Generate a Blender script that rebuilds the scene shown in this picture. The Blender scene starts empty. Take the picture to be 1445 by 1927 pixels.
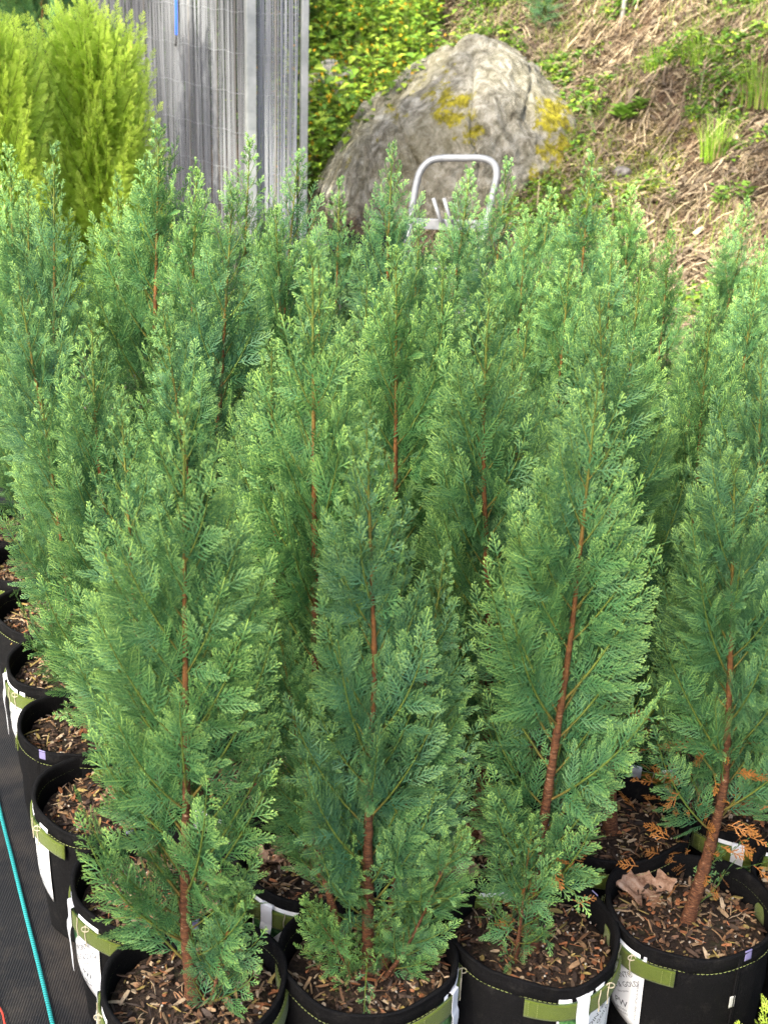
import bpy, math, random
import numpy as np
from mathutils import Vector, Matrix, noise
PI = math.pi
rad = math.radians
sc = bpy.context.scene
COL = sc.collection

# ------------------------------------------------------------------ camera
PITCH, ROLL = rad(23.2), rad(2.0)
cam_d = bpy.data.cameras.new("camera")
cam = bpy.data.objects.new("camera", cam_d)
COL.objects.link(cam)
sc.camera = cam
CP = Vector((0, 0, 1.69))
Fv = Vector((0, math.cos(PITCH), -math.sin(PITCH)))
Rv = Vector((1, 0, 0)); Uv = Vector((0, math.sin(PITCH), math.cos(PITCH)))
R2 = math.cos(ROLL)*Rv + math.sin(ROLL)*Uv
U2 = math.cos(ROLL)*Uv - math.sin(ROLL)*Rv
cam.matrix_world = Matrix(((R2.x, U2.x, -Fv.x, CP.x), (R2.y, U2.y, -Fv.y, CP.y), (R2.z, U2.z, -Fv.z, CP.z), (0, 0, 0, 1)))
cam_d.sensor_fit = 'HORIZONTAL'
cam_d.sensor_width = 36.0
cam_d.lens = 36.0*2600/1445
cam_d.clip_end = 500
cam_d.dof.use_dof = True
cam_d.dof.focus_distance = 2.5
cam_d.dof.aperture_fstop = 11

# ------------------------------------------------------------------ world + sun
SUN_DIR = Vector((-0.42, -0.60, 0.68)).normalized()   # from the scene towards the sun
w = bpy.data.worlds.new("World"); sc.world = w; w.use_nodes = True
nt = w.node_tree
bg = nt.nodes["Background"]
sky = nt.nodes.new("ShaderNodeTexSky"); sky.sky_type = 'NISHITA'; sky.sun_disc = False
sky.sun_elevation = math.asin(SUN_DIR.z)
sky.sun_rotation = math.atan2(SUN_DIR.x, SUN_DIR.y)
sky.air_density = 1.0; sky.dust_density = 4.5; sky.ozone_density = 1.0
nt.links.new(sky.outputs[0], bg.inputs[0])
bg.inputs[1].default_value = 0.12
sun_d = bpy.data.lights.new("sun", 'SUN'); sun_d.energy = 4.5; sun_d.angle = rad(0.5); sun_d.color = (1.0, 0.93, 0.77)
sun = bpy.data.objects.new("sun", sun_d); COL.objects.link(sun)
sun.rotation_euler = SUN_DIR.to_track_quat('Z', 'Y').to_euler()
sun.location = (-8, -12, 14)
sc.view_settings.view_transform = 'Standard'
sc.view_settings.look = 'None'
sc.view_settings.gamma = 1
sc.view_settings.exposure = 1.95
sc.cycles.use_denoising = True; sc.cycles.denoising_prefilter = 'NONE'; sc.cycles.max_bounces = 6; sc.cycles.diffuse_bounces = 3; sc.cycles.transmission_bounces = 3; sc.cycles.glossy_bounces = 2

# ------------------------------------------------------------------ helpers
def px(x, y, Y=None, Z=None):
    """world point seen at photo pixel (x, y) of the 1445 px wide photo, at depth Y or height Z: used while measuring"""
    d = Fv + R2*((x-722.5)/2600) - U2*((y-963.5)/2600)
    t = (Y/d.y) if Y is not None else (Z-CP.z)/d.z
    return CP + d*t

def link(o, parent=None):
    COL.objects.link(o)
    if parent is not None: o.parent = parent
    return o

def empty(name, label, cat, loc, group=None, rotz=0):
    o = bpy.data.objects.new(name, None); COL.objects.link(o)
    o.location = loc; o.rotation_euler = (0, 0, rotz); o.empty_display_size = .05
    o['label'] = label; o['category'] = cat
    if group: o['group'] = group
    return o

def tag(o, label=None, cat=None, group=None, kind=None):
    if label: o['label'] = label
    if cat: o['category'] = cat
    if group: o['group'] = group
    if kind: o['kind'] = kind
    return o

def np_mesh(name, V, quads, mats, tris=None, col=None, uv=None, smooth=True, mat_idx=None):
    V = np.ascontiguousarray(V, dtype=np.float32)
    me = bpy.data.meshes.new(name)
    nq = len(quads); ntr = 0 if tris is None else len(tris)
    me.vertices.add(len(V)); me.vertices.foreach_set("co", V.ravel())
    loops = np.concatenate([np.asarray(quads, dtype=np.int32).reshape(-1), (np.asarray(tris, dtype=np.int32).reshape(-1) if ntr else np.zeros(0, np.int32))])
    me.loops.add(len(loops)); me.loops.foreach_set("vertex_index", loops)
    me.polygons.add(nq+ntr)
    starts = np.concatenate([np.arange(nq)*4, nq*4+np.arange(ntr)*3]).astype(np.int32)
    me.polygons.foreach_set("loop_start", starts)
    if smooth is not None:
        me.polygons.foreach_set("use_smooth", np.full(nq+ntr, bool(smooth)))
    if mat_idx is not None:
        me.polygons.foreach_set("material_index", np.asarray(mat_idx, dtype=np.int32))
    if col is not None:
        a = me.attributes.new("tint", 'FLOAT_COLOR', 'POINT')
        c = np.ones((len(V), 4), np.float32); c[:, :3] = col
        a.data.foreach_set("color", c.ravel())
    me.update(calc_edges=True)
    if uv is not None:
        l = me.uv_layers.new(name="UVMap")
        l.data.foreach_set("uv", np.asarray(uv, dtype=np.float32)[loops].ravel())
    for m in (mats if isinstance(mats, (list, tuple)) else [mats]): me.materials.append(m)
    return me

class MB:
    """mesh collector"""
    def __init__(s): s.v = []; s.f = []; s.c = []
    def add(s, V, F, c=None):
        b = len(s.v); s.v += [tuple(p) for p in V]; s.f += [tuple(i+b for i in q) for q in F]
        s.c += [c if c else (0, 0, 0)]*len(V)
    def box(s, c, size, M=None, col=None):
        hx, hy, hz = [k/2 for k in size]
        P = [Vector((x, y, z)) for z in (-hz, hz) for y in (-hy, hy) for x in (-hx, hx)]
        if M is not None: P = [M @ p for p in P]
        P = [p+Vector(c) for p in P]
        s.add(P, [(0, 2, 3, 1), (4, 5, 7, 6), (0, 1, 5, 4), (2, 6, 7, 3), (0, 4, 6, 2), (1, 3, 7, 5)], col)
    def tube(s, pts, radii, n=8, caps=True, col=None, cols=None, closed=False):
        pts = [Vector(p) for p in pts]; m = len(pts)
        if not isinstance(radii, (list, tuple, np.ndarray)): radii = [radii]*m
        prev = None; b = len(s.v)
        for i in range(m):
            t = (pts[min(i+1, m-1)]-pts[max(i-1, 0)]).normalized()
            if prev is None:
                ref = Vector((0, 0, 1)) if abs(t.z) < .9 else Vector((1, 0, 0))
                u = t.cross(ref).normalized()
            else:
                u = (prev - t*prev.dot(t)).normalized()
            prev = u; v = t.cross(u)
            for k in range(n):
                a = 2*PI*k/n
                s.v.append(tuple(pts[i]+(u*math.cos(a)+v*math.sin(a))*radii[i]))
                s.c.append(cols[i] if cols else (col or (0, 0, 0)))
        for i in range(m-1):
            for k in range(n):
                k2 = (k+1) % n
                s.f.append((b+i*n+k, b+i*n+k2, b+(i+1)*n+k2, b+(i+1)*n+k))
        if caps:
            s.f.append(tuple(b+k for k in reversed(range(n)))); s.f.append(tuple(b+(m-1)*n+k for k in range(n)))
    def build(s, name, mat, parent=None, smooth=True, loc=None, bevel=None):
        me = bpy.data.meshes.new(name); me.from_pydata(s.v, [], s.f)
        if smooth: me.polygons.foreach_set("use_smooth", [True]*len(me.polygons))
        a = me.attributes.new("tint", 'FLOAT_COLOR', 'POINT')
        c = np.ones((len(s.v), 4), np.float32); c[:, :3] = np.array(s.c) if s.c else 0
        a.data.foreach_set("color", c.ravel())
        me.materials.append(mat); me.update()
        o = bpy.data.objects.new(name, me); link(o, parent)
        if loc is not None: o.location = loc
        if bevel:
            b = o.modifiers.new("bevel", 'BEVEL'); b.width = bevel; b.segments = 2; b.limit_method = 'ANGLE'
        return o

class NG:
    """little node graph helper"""
    def __init__(s, name):
        s.m = bpy.data.materials.new(name); s.m.use_nodes = True
        s.t = s.m.node_tree; s.b = s.t.nodes["Principled BSDF"]
        s.out = s.t.nodes["Material Output"]
    def n(s, typ, **k):
        nd = s.t.nodes.new(typ)
        for a, b in k.items(): setattr(nd, a, b)
        return nd
    def l(s, a, b): s.t.links.new(a, b)
    def obj(s): return s.n("ShaderNodeTexCoord").outputs["Object"]
    def noise(s, vec, scale, detail=4, rough=.6, dist=0):
        nd = s.n("ShaderNodeTexNoise"); nd.inputs["Scale"].default_value = scale
        nd.inputs["Detail"].default_value = detail; nd.inputs["Roughness"].default_value = rough
        nd.inputs["Distortion"].default_value = dist
        if vec is not None: s.l(vec, nd.inputs["Vector"])
        return nd.outputs["Fac"]
    def ramp(s, fac, stops, interp='LINEAR'):
        nd = s.n("ShaderNodeValToRGB"); cr = nd.color_ramp; cr.interpolation = interp
        while len(cr.elements) < len(stops): cr.elements.new(.5)
        for e, (p, c) in zip(cr.elements, stops):
            e.position = p; e.color = (c[0], c[1], c[2], 1) if hasattr(c, '__len__') else (c, c, c, 1)
        s.l(fac, nd.inputs[0]); return nd.outputs[0]
    def mix(s, fac, a, b, mode='MIX'):
        nd = s.n("ShaderNodeMix", data_type='RGBA', blend_type=mode)
        for sock, v in ((nd.inputs[0], fac), (nd.inputs[6], a), (nd.inputs[7], b)):
            if hasattr(v, 'is_linked') or hasattr(v, 'links'): s.l(v, sock)
            elif hasattr(v, '__len__'): sock.default_value = (v[0], v[1], v[2], 1)
            else: sock.default_value = v
        return nd.outputs[2]
    def math(s, op, a, b=None, clamp=False):
        nd = s.n("ShaderNodeMath", operation=op); nd.use_clamp = clamp
        for i, v in enumerate((a, b)):
            if v is None: continue
            if hasattr(v, 'links'): s.l(v, nd.inputs[i])
            else: nd.inputs[i].default_value = v
        return nd.outputs[0]
    def attr(s, name="tint"):
        a = s.n("ShaderNodeAttribute"); a.attribute_name = name
        sp = s.n("ShaderNodeSeparateColor"); s.l(a.outputs["Color"], sp.inputs[0])
        return a.outputs["Color"], sp.outputs[0], sp.outputs[1], sp.outputs[2]
    def bump(s, h, strength=.5, dist=.002):
        b = s.n("ShaderNodeBump"); b.inputs["Strength"].default_value = strength; b.inputs["Distance"].default_value = dist
        s.l(h, b.inputs["Height"]); s.l(b.outputs[0], s.b.inputs["Normal"])
    def fin(s, col=None, rough=.7, spec=.3, metal=0, sheen=0):
        if col is not None:
            if hasattr(col, 'links'): s.l(col, s.b.inputs["Base Color"])
            else: s.b.inputs["Base Color"].default_value = (col[0], col[1], col[2], 1)
        if hasattr(rough, 'links'): s.l(rough, s.b.inputs["Roughness"])
        else: s.b.inputs["Roughness"].default_value = rough
        s.b.inputs["Specular IOR Level"].default_value = spec
        s.b.inputs["Metallic"].default_value = metal
        if sheen: s.b.inputs["Sheen Weight"].default_value = sheen; s.b.inputs["Sheen Roughness"].default_value = .5
        return s.m
    def translucent(s, col, amount=.3):
        tr = s.n("ShaderNodeBsdfTranslucent"); s.l(col, tr.inputs[0])
        mx = s.n("ShaderNodeMixShader"); mx.inputs[0].default_value = amount
        s.l(s.b.outputs[0], mx.inputs[1]); s.l(tr.outputs[0], mx.inputs[2]); s.l(mx.outputs[0], s.out.inputs[0])

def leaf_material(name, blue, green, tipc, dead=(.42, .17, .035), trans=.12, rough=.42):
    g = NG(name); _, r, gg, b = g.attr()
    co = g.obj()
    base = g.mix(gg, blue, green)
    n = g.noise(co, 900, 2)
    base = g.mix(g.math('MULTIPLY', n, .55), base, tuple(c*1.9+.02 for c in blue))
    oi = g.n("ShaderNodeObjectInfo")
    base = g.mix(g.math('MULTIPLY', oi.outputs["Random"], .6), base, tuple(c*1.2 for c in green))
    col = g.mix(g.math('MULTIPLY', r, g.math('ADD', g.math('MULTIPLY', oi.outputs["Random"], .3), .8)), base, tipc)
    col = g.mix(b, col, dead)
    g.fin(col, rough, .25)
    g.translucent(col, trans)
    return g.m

M = {}
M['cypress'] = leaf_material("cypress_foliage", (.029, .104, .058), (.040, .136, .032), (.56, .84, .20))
M['gold'] = leaf_material("golden_foliage", (.44, .60, .06), (.26, .42, .04), (.88, .98, .26), trans=.35)
M['dead'] = leaf_material("dead_foliage", (.20, .07, .02), (.27, .12, .03), (.42, .19, .045), trans=.15)

g = NG("cypress_bark"); co = g.obj(); _, r, gg, b = g.attr()
mp = g.n("ShaderNodeMapping"); mp.inputs["Scale"].default_value = (90, 90, 380); g.l(co, mp.inputs[0])
n1 = g.noise(mp.outputs[0], 1, 4, .7); n2 = g.noise(co, 60, 4, .6)
barkc = g.ramp(n1, [(.32, (.02, .010, .006)), (.46, (.075, .030, .015)), (.56, (.145, .058, .026)), (.64, (.19, .09, .045)), (.7, (.45, .36, .27))])
young = g.ramp(n2, [(.35, (.10, .04, .014)), (.65, (.24, .11, .03))])
green = g.ramp(n2, [(.35, (.07, .13, .02)), (.65, (.15, .20, .03))])
c1 = g.mix(r, barkc, young); c2 = g.mix(gg, c1, green)
g.bump(n1, .9, .002); M['bark'] = g.fin(c2, .7, .3)

g = NG("black_felt"); co = g.obj()
n1 = g.noise(co, 700, 3, .7); n2 = g.noise(co, 28, 4, .6)
c = g.ramp(n1, [(.35, (.004, .0042, .0046)), (.62, (.009, .009, .0098)), (.78, (.035, .035, .036))])
dust = g.ramp(g.noise(co, 38, 7, .8), [(.55, 0.0), (.8, .4)])
c = g.mix(dust, c, (.06, .055, .048))
g.bump(n1, .8, .0012); M['felt'] = g.fin(c, .95, .08)

g = NG("green_felt"); co = g.obj()
n1 = g.noise(co, 600, 3, .7); n2 = g.noise(co, 60, 4, .6)
c = g.mix(n1, (.055, .085, .010), (.15, .20, .025)); c = g.mix(g.math('MULTIPLY', n2, .5), c, (.05, .07, .012))
g.bump(n1, .9, .0015); M['green_felt'] = g.fin(c, .95, .15, sheen=.15)

g = NG("thread"); M['thread'] = g.fin((.22, .26, .09), .8, .2)
g = NG("twine"); M['twine'] = g.fin((.5, .45, .33), .8, .2)
g = NG("purple_tab"); M['purple'] = g.fin((.22, .20, .38), .7, .2)
g = NG("white_plastic"); M['white'] = g.fin((.74, .76, .80), .4, .4)
g = NG("print_ink"); M['ink'] = g.fin((.03, .04, .05), .6, .2)
g = NG("grey_tab"); M['greytab'] = g.fin((.55, .55, .52), .6, .3)

# printed label: white sheet with a garden picture in one corner
g = NG("printed_label")
uvn = g.n("ShaderNodeUVMap"); uvn.uv_map = "UVMap"
sx = g.n("ShaderNodeSeparateXYZ"); g.l(uvn.outputs[0], sx.inputs[0])
u, v = sx.outputs[0], sx.outputs[1]
pic = g.ramp(g.noise(uvn.outputs[0], 16, 6, .75), [(.32, (.01, .03, .012)), (.5, (.05, .16, .05)), (.62, (.16, .34, .10)), (.75, (.5, .6, .5))])
strip = g.math('MULTIPLY', g.math('GREATER_THAN', v, .885), g.math('LESS_THAN', v, .955))
diag = g.math('GREATER_THAN', g.math('SUBTRACT', g.math('MULTIPLY', v, 1.15), u), .30)
side = g.math('MULTIPLY', g.math('LESS_THAN', v, .80), g.math('GREATER_THAN', u, .03))
mask = g.math('MAXIMUM', strip, g.math('MULTIPLY', diag, side))
mask = g.math('MULTIPLY', mask, g.math('LESS_THAN', u, .94))
M['label'] = g.fin(g.mix(mask, (.76, .78, .80), pic), .35, .4)

g = NG("potting_mix"); co = g.obj()
n1 = g.noise(co, 160, 5, .75); n2 = g.noise(co, 25, 4, .6)
c = g.ramp(n1, [(.3, (.008, .006, .005)), (.55, (.035, .022, .015)), (.72, (.09, .06, .035)), (.8, (.3, .26, .2))])
c = g.mix(g.ramp(n2, [(.55, 0.), (.75, .35)]), c, (.07, .085, .03))
g.bump(n1, 1, .004); M['soil'] = g.fin(c, .85, .3)

g = NG("bark_chips"); cc, r, gg, b = g.attr(); co = g.obj()
mp = g.n("ShaderNodeMapping"); mp.inputs["Scale"].default_value = (300, 120, 300); g.l(co, mp.inputs[0])
n1 = g.noise(mp.outputs[0], 1, 3, .6)
c = g.mix(g.math('MULTIPLY', n1, .75), cc, (.02, .012, .008))
g.bump(n1, .5, .001); M['chips'] = g.fin(c, .65, .35)

g = NG("dead_leaf"); co = g.obj()
c = g.ramp(g.noise(co, 60, 5, .7), [(.35, (.13, .06, .035)), (.52, (.34, .21, .14)), (.7, (.48, .36, .28))])
g.bump(g.noise(co, 90, 4, .6), .6, .002); M['oakleaf'] = g.fin(c, .7, .25)

g = NG("woven_ground_cloth"); co = g.obj()
w1 = g.n("ShaderNodeTexWave", wave_type='BANDS', bands_direction='X'); w1.inputs["Scale"].default_value = 70; w1.inputs["Distortion"].default_value = .4
w2 = g.n("ShaderNodeTexWave", wave_type='BANDS', bands_direction='Y'); w2.inputs["Scale"].default_value = 110; w2.inputs["Distortion"].default_value = .4
g.l(co, w1.inputs[0]); g.l(co, w2.inputs[0])
h = g.math('MULTIPLY', w1.outputs["Fac"], w2.outputs["Fac"])
c = g.mix(h, (.002, .002, .0025), (.016, .016, .017))
c = g.mix(g.ramp(g.noise(co, 7, 6, .75), [(.45, 0.), (.72, .45)]), c, (.075, .06, .045))
g.bump(h, .7, .0015); M['cloth'] = g.fin(c, .6, .35)
g = NG("teal_thread"); co = g.obj()
w1 = g.n("ShaderNodeTexWave", wave_type='BANDS', bands_direction='Y'); w1.inputs["Scale"].default_value = 60
g.l(co, w1.inputs[0])
M['teal'] = g.fin(g.mix(w1.outputs["Fac"], (.01, .12, .12), (.03, .36, .36)), .6, .3)
g = NG("red_cord"); M['red'] = g.fin((.6, .05, .03), .6, .3)

g = NG("gravel_soil"); co = g.obj()
n1 = g.noise(co, 38, 6, .75); n2 = g.noise(co, 3, 5, .6)
c = g.ramp(n1, [(.3, (.07, .055, .045)), (.5, (.22, .18, .15)), (.7, (.42, .38, .34))])
g.bump(n1, 1, .02); M['ground'] = g.fin(c, .9, .2)
g = NG("hillside_earth"); co = g.obj()
n1 = g.noise(co, 30, 6, .75); n2 = g.noise(co, 2.2, 5, .65)
c = g.ramp(n1, [(.3, (.035, .022, .015)), (.5, (.13, .085, .055)), (.7, (.27, .19, .12))])
c = g.mix(g.ramp(n2, [(.5, 0.), (.66, .6)]), c, (.09, .13, .02))
g.bump(n1, 1, .03); M['hill'] = g.fin(c, .95, .15)

g = NG("galvanised_steel"); co = g.obj()
c = g.ramp(g.noise(co, 9, 4, .6), [(.35, (.30, .33, .34)), (.65, (.48, .51, .52))])
M['steel'] = g.fin(c, .42, .5, metal=.55)
g = NG("aluminium_tube"); co = g.obj()
M['alu'] = g.fin(g.ramp(g.noise(co, 14, 4, .6), [(.35, (.13, .14, .155)), (.65, (.22, .23, .25))]), .5, .4, metal=.35)
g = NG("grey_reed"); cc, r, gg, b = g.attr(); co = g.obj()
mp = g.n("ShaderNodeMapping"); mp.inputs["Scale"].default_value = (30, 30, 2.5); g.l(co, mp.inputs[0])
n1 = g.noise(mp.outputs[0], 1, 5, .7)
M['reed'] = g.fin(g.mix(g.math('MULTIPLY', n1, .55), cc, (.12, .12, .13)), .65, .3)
g = NG("blue_strap"); M['blue'] = g.fin((.01, .09, .62), .5, .3)
g = NG("black_rubber"); M['rubber'] = g.fin((.015, .015, .016), .6, .3)

g = NG("lichen_rock"); co = g.obj(); _, r, gg, b = g.attr()
mp = g.n("ShaderNodeMapping"); mp.inputs["Rotation"].default_value = (0, rad(35), 0); mp.inputs["Scale"].default_value = (1, 1, .8); g.l(co, mp.inputs[0])
n1 = g.noise(mp.outputs[0], 13, 9, .82, .6); n2 = g.noise(mp.outputs[0], 3.2, 5, .65); n3 = g.noise(co, 70, 4, .7)
c = g.ramp(n1, [(.36, (.07, .062, .045)), (.45, (.22, .205, .155)), (.54, (.42, .40, .33)), (.66, (.68, .66, .58))])
c = g.mix(g.ramp(n2, [(.42, .0), (.62, .45)]), c, (.20, .185, .10))
c = g.mix(g.ramp(n3, [(.6, .0), (.72, .4)]), c, (.06, .05, .035))
mm = g.math('MULTIPLY', g.math('ADD', r, g.math('MULTIPLY', g.math('SUBTRACT', g.noise(co, 11, 6, .75), .5), 2.0)), 1.0)
mossm = g.ramp(mm, [(.45, 0.), (.58, 1.)])
mossc = g.ramp(g.noise(co, 26, 5, .7), [(.35, (.10, .085, .01)), (.5, (.27, .24, .02)), (.68, (.52, .46, .04))])
c = g.mix(mossm, c, mossc)
g.bump(g.math('ADD', n1, g.math('MULTIPLY', n3, .4)), 1, .035); M['rock'] = g.fin(c, .88, .2)
g = NG("grey_stone"); co = g.obj()
M['stone'] = g.fin(g.ramp(g.noise(co, 40, 5, .7), [(.35, (.12, .11, .10)), (.65, (.30, .28, .26))]), .9, .2)
g = NG("concrete_pale"); co = g.obj()
M['pale'] = g.fin(g.ramp(g.noise(co, 30, 5, .7), [(.35, (.28, .26, .24)), (.65, (.46, .44, .41))]), .9, .2)

def tint_mat(name, rough=.7, trans=0, n=.4, scale=80):
    g = NG(name); cc, r, gg, b = g.attr(); co = g.obj()
    c = g.mix(g.math('MULTIPLY', g.noise(co, scale, 3, .6), n), cc, (.02, .02, .01))
    g.fin(c, rough, .25)
    if trans: g.translucent(c, trans)
    return g.m
M['litter'] = tint_mat("dry_straw", .85, .0)
M['weed'] = tint_mat("weed_leaves", .55, .35, .3)
M['wood'] = tint_mat("weathered_wood", .85, 0, .6, 40)

# ------------------------------------------------------------------ conifer sprays (flat scale-leaf fronds)
rng = np.random.RandomState(11)
def strip(V, Q, A, p0, ang, L, bend, w0, tip0, tip1, nseg, z0, ridge):
    """curved ribbon with a raised mid-line; returns centre points + headings"""
    base = len(V); pts = []; a = ang; p = np.array(p0, float)
    for i in range(nseg+1):
        t = i/nseg
        wd = w0*(.62+.75*t if t < .6 else 1.07-.75*(t-.6)/.4*.9)
        nx, ny = math.cos(a), -math.sin(a)
        tp = tip0+(tip1-tip0)*t**1.3
        z = z0 - .0012*t*t
        V += [(p[0]-nx*wd, p[1]-ny*wd, z), (p[0], p[1], z+ridge), (p[0]+nx*wd, p[1]+ny*wd, z)]
        A += [tp]*3
        pts.append((p.copy(), a))
        p = p+np.array([math.sin(a), math.cos(a)])*L/nseg; a += bend/nseg
    for i in range(nseg):
        b = base+i*3
        Q += [(b, b+1, b+4, b+3), (b+1, b+2, b+5, b+4)]
    return pts
def lobe(V, Q, A, p, ang, L, w0, tip, z):
    d = np.array([math.sin(ang), math.cos(ang)]); nn = np.array([d[1], -d[0]]); b = len(V)
    a0 = p; m = p+d*L*.6; e = p+d*L
    V += [(a0[0], a0[1], z), (m[0]-nn[0]*w0, m[1]-nn[1]*w0, z-.0002), (e[0], e[1], z-.0004), (m[0]+nn[0]*w0, m[1]+nn[1]*w0, z+.0003)]
    A += [tip*.8, tip, min(1, tip*1.25), tip]
    Q.append((b, b+1, b+2, b+3))
def spray_template(L, r):
    V, Q, A = [], [], []
    bend = r.uniform(-.35, .35)
    n = max(3, int(L/.0062)); W = .00106
    ax = strip(V, Q, A, (0, 0), 0, L, bend, .0009, 0, .9, max(3, n//3), 0, .0003)
    axp = np.array([q[0] for q in ax]); axa = np.array([q[1] for q in ax])
    for i in range(1, n):
        for sgn in (-1, 1):
            t = (i+(.5 if sgn > 0 else 0)+r.uniform(-.2, .2))/n
            if t > .985 or t < .03: continue
            k = t*(len(axp)-1); k0 = min(int(k), len(axp)-2); fr = k-k0
            p = axp[k0]*(1-fr)+axp[k0+1]*fr; a = axa[k0]*(1-fr)+axa[k0+1]*fr
            env = min(1., .55+t*2.2)*(1-t)**.75
            Lp = min(.023, .38*L)*env*r.uniform(.75, 1.2)+.003
            ang = a+sgn*(.92-.35*t+r.uniform(-.1, .1))
            tipv = (.40+.60*t)*r.uniform(.45, 1.15)
            z = r.uniform(-.0008, .0008)
            ps = strip(V, Q, A, p, ang, Lp, -sgn*r.uniform(.25, .6), W, .0, tipv, 3 if Lp > .007 else 2, z, .0005)
            nl = int(Lp/.0030)
            for j in range(1, nl+1):
                tt = j/(nl+1); kk = tt*(len(ps)-1); q0 = min(int(kk), len(ps)-2); ff = kk-q0
                pp = ps[q0][0]*(1-ff)+ps[q0+1][0]*ff; pa = ps[q0][1]*(1-ff)+ps[q0+1][1]*ff
                s2 = 1 if (j % 2) else -1
                if tt < .38: continue
                ll = max(.0025, .24*Lp*(1-tt)+.0014)
                lobe(V, Q, A, pp, pa+s2*.66, ll, .00080, tipv*(.25+.75*tt), z+.0001)
    return np.array(V, np.float32), np.array(Q, np.int32), np.array(A, np.float32)
S_LEN = [.012, .02, .03, .042, .055, .07, .088]
_r = np.random.RandomState(5)
TPL = [[spray_template(L, _r) for _ in range(3)] for L in S_LEN]

def crown_data(seed, Hh=1.0, curve=None, width=1.0, low=.09, flat=.62, n_p=None, open_=0.0, wood=True, ang=(46, 18), dead_frac=0, profile=None, n_low=0, part_front=.6):
    """list of spray placements and limb tubes of one crown of height Hh"""
    r = np.random.RandomState(seed)
    if curve is None:
        b1, b2, p1, p2 = r.uniform(-.012, .012), r.uniform(-.012, .012), r.uniform(0, 6), r.uniform(0, 6)
        curve = lambda h: np.array([b1*(math.sin(h*5+p1)-math.sin(p1))*(1-h)*2, b2*(math.sin(h*4+p2)-math.sin(p2))*(1-h)*2])
    prof = profile or [(0, .05), (.09, .075), (.2, .125), (.34, .155), (.5, .140), (.66, .112), (.78, .078), (.88, .044), (.95, .018), (1, .008)]
    hs, rs = zip(*prof)
    P = {}; limbs = []; scount = 0
    n_p = int((n_p or int(64*Hh))*1.12)
    az = r.uniform(0, 6.28)
    def place(pos, X, Y, Z, L, tipw, rnd, dead=0):
        li = int(np.argmin([abs(L-s) for s in S_LEN])); va = r.randint(3)
        s = max(.75, min(1.3, L/S_LEN[li]))
        P.setdefault((li, va), []).append((pos, X*s*(1 if r.rand() < .5 else -1), Y*s, Z, tipw, rnd, dead))
    for i in range(n_p):
        t = (i+.5)/n_p
        h = low+(.985-low)*(t**.92)+r.uniform(-.006, .006)
        az += 2.399+r.uniform(-.45, .45)
        # crowns are flattish: squeeze azimuths towards the side-to-side plane
        a = math.atan2(math.sin(az)*flat, math.cos(az))+r.uniform(-.2, .2)
        if h > .25 and math.sin(a) < -.62 and r.rand() < part_front: continue
        rad_h = np.interp(h, hs, rs); rad_h = np.interp(min(1, h+rad_h*.95/Hh), hs, rs)*width*r.uniform(.72, 1.16)
        if r.rand() < .08: rad_h *= 1.15
        a0 = rad(ang[0])*(1-.35*h)*r.uniform(.85, 1.15); a1 = rad(ang[1])*(1-.4*h)*r.uniform(.7, 1.3)
        L = rad_h/math.sin((a0*.45+a1*.55)+.02)*.94
        L = min(L, .30, (1.0-h)*Hh*.95+.012)
        rad_out = np.array([math.cos(a), math.sin(a), 0]); up = np.array([0, 0, 1.])
        cx, cy = curve(h)
        p0 = np.array([cx, cy, h*Hh])
        # frond plane: contains the limb; mostly vertical plane, loosely twisted
        side = np.cross(rad_out, up)
        tw = r.normal(0, .55)
        rnd = min(1, max(0, r.beta(1.6, 2.2)))
        nseg = 8; pts = [p0]; dirs = []
        for k in range(nseg):
            q = (k+.5)/nseg; th = a0+(a1-a0)*q
            d = rad_out*math.sin(th)+up*math.cos(th); dirs.append(d); pts.append(pts[-1]+d*L/nseg)
        dirs.append(dirs[-1]); pts = np.array(pts)
        limbs.append((pts, .0005+.0062*L*(1-h*.5), h))
        sp = .0170; nS = max(2, int(L/sp))
        for j in range(nS+1):
            for sgn in (-1, 1):
                q = (j+(.5 if sgn > 0 else 0))/nS+r.uniform(-.15, .15)/nS
                if q < .10+.1*open_ or q > .97: continue
                if r.rand() < .06: continue
                k = q*nseg; k0 = min(int(k), nseg-1); fr = k-k0
                pos = pts[k0]*(1-fr)+pts[k0+1]*fr; T = dirs[k0]
                vert = up-T*T.dot(up) if hasattr(T, 'dot') else up
                vert = vert/max(1e-6, np.linalg.norm(vert))
                lat = vert*math.cos(tw)+side*math.sin(tw); lat /= np.linalg.norm(lat)
                nrm = np.cross(T, lat)
                al = rad(50-20*q)+r.uniform(-.13, .13)
                Ls = min(.088, L*.50)*(1-q)**.72*min(1, .62+q*2.6)*r.uniform(.8, 1.15)+.010*min(1, 1.9-1.5*h)
                Yd = T*math.cos(al)+lat*sgn*math.sin(al)
                roll = r.normal(0, .48)
                # droop / flutter out of plane
                Yd = Yd+nrm*r.normal(0, .22); Yd /= np.linalg.norm(Yd)
                Xd = np.cross(Yd, nrm); Xd /= np.linalg.norm(Xd); Zd = np.cross(Xd, Yd)
                X2 = Xd*math.cos(roll)+Zd*math.sin(roll); Z2 = Zd*math.cos(roll)-Xd*math.sin(roll)
                place(pos, X2, Yd, Z2, Ls, .22+.78*q**1.4 if h < .88 else .95, min(1, max(0, rnd+r.uniform(-.2, .2))), 0)
        T = dirs[-1]; vert = up-T*T.dot(up); vert /= max(1e-6, np.linalg.norm(vert))
        lat = vert*math.cos(tw)+side*math.sin(tw); lat /= np.linalg.norm(lat)
        place(pts[-1]-T*.004, lat, T, np.cross(lat, T), max(.018 if h < .8 else .013, min(.042, L*.3)), 1, rnd, 0)
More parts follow.
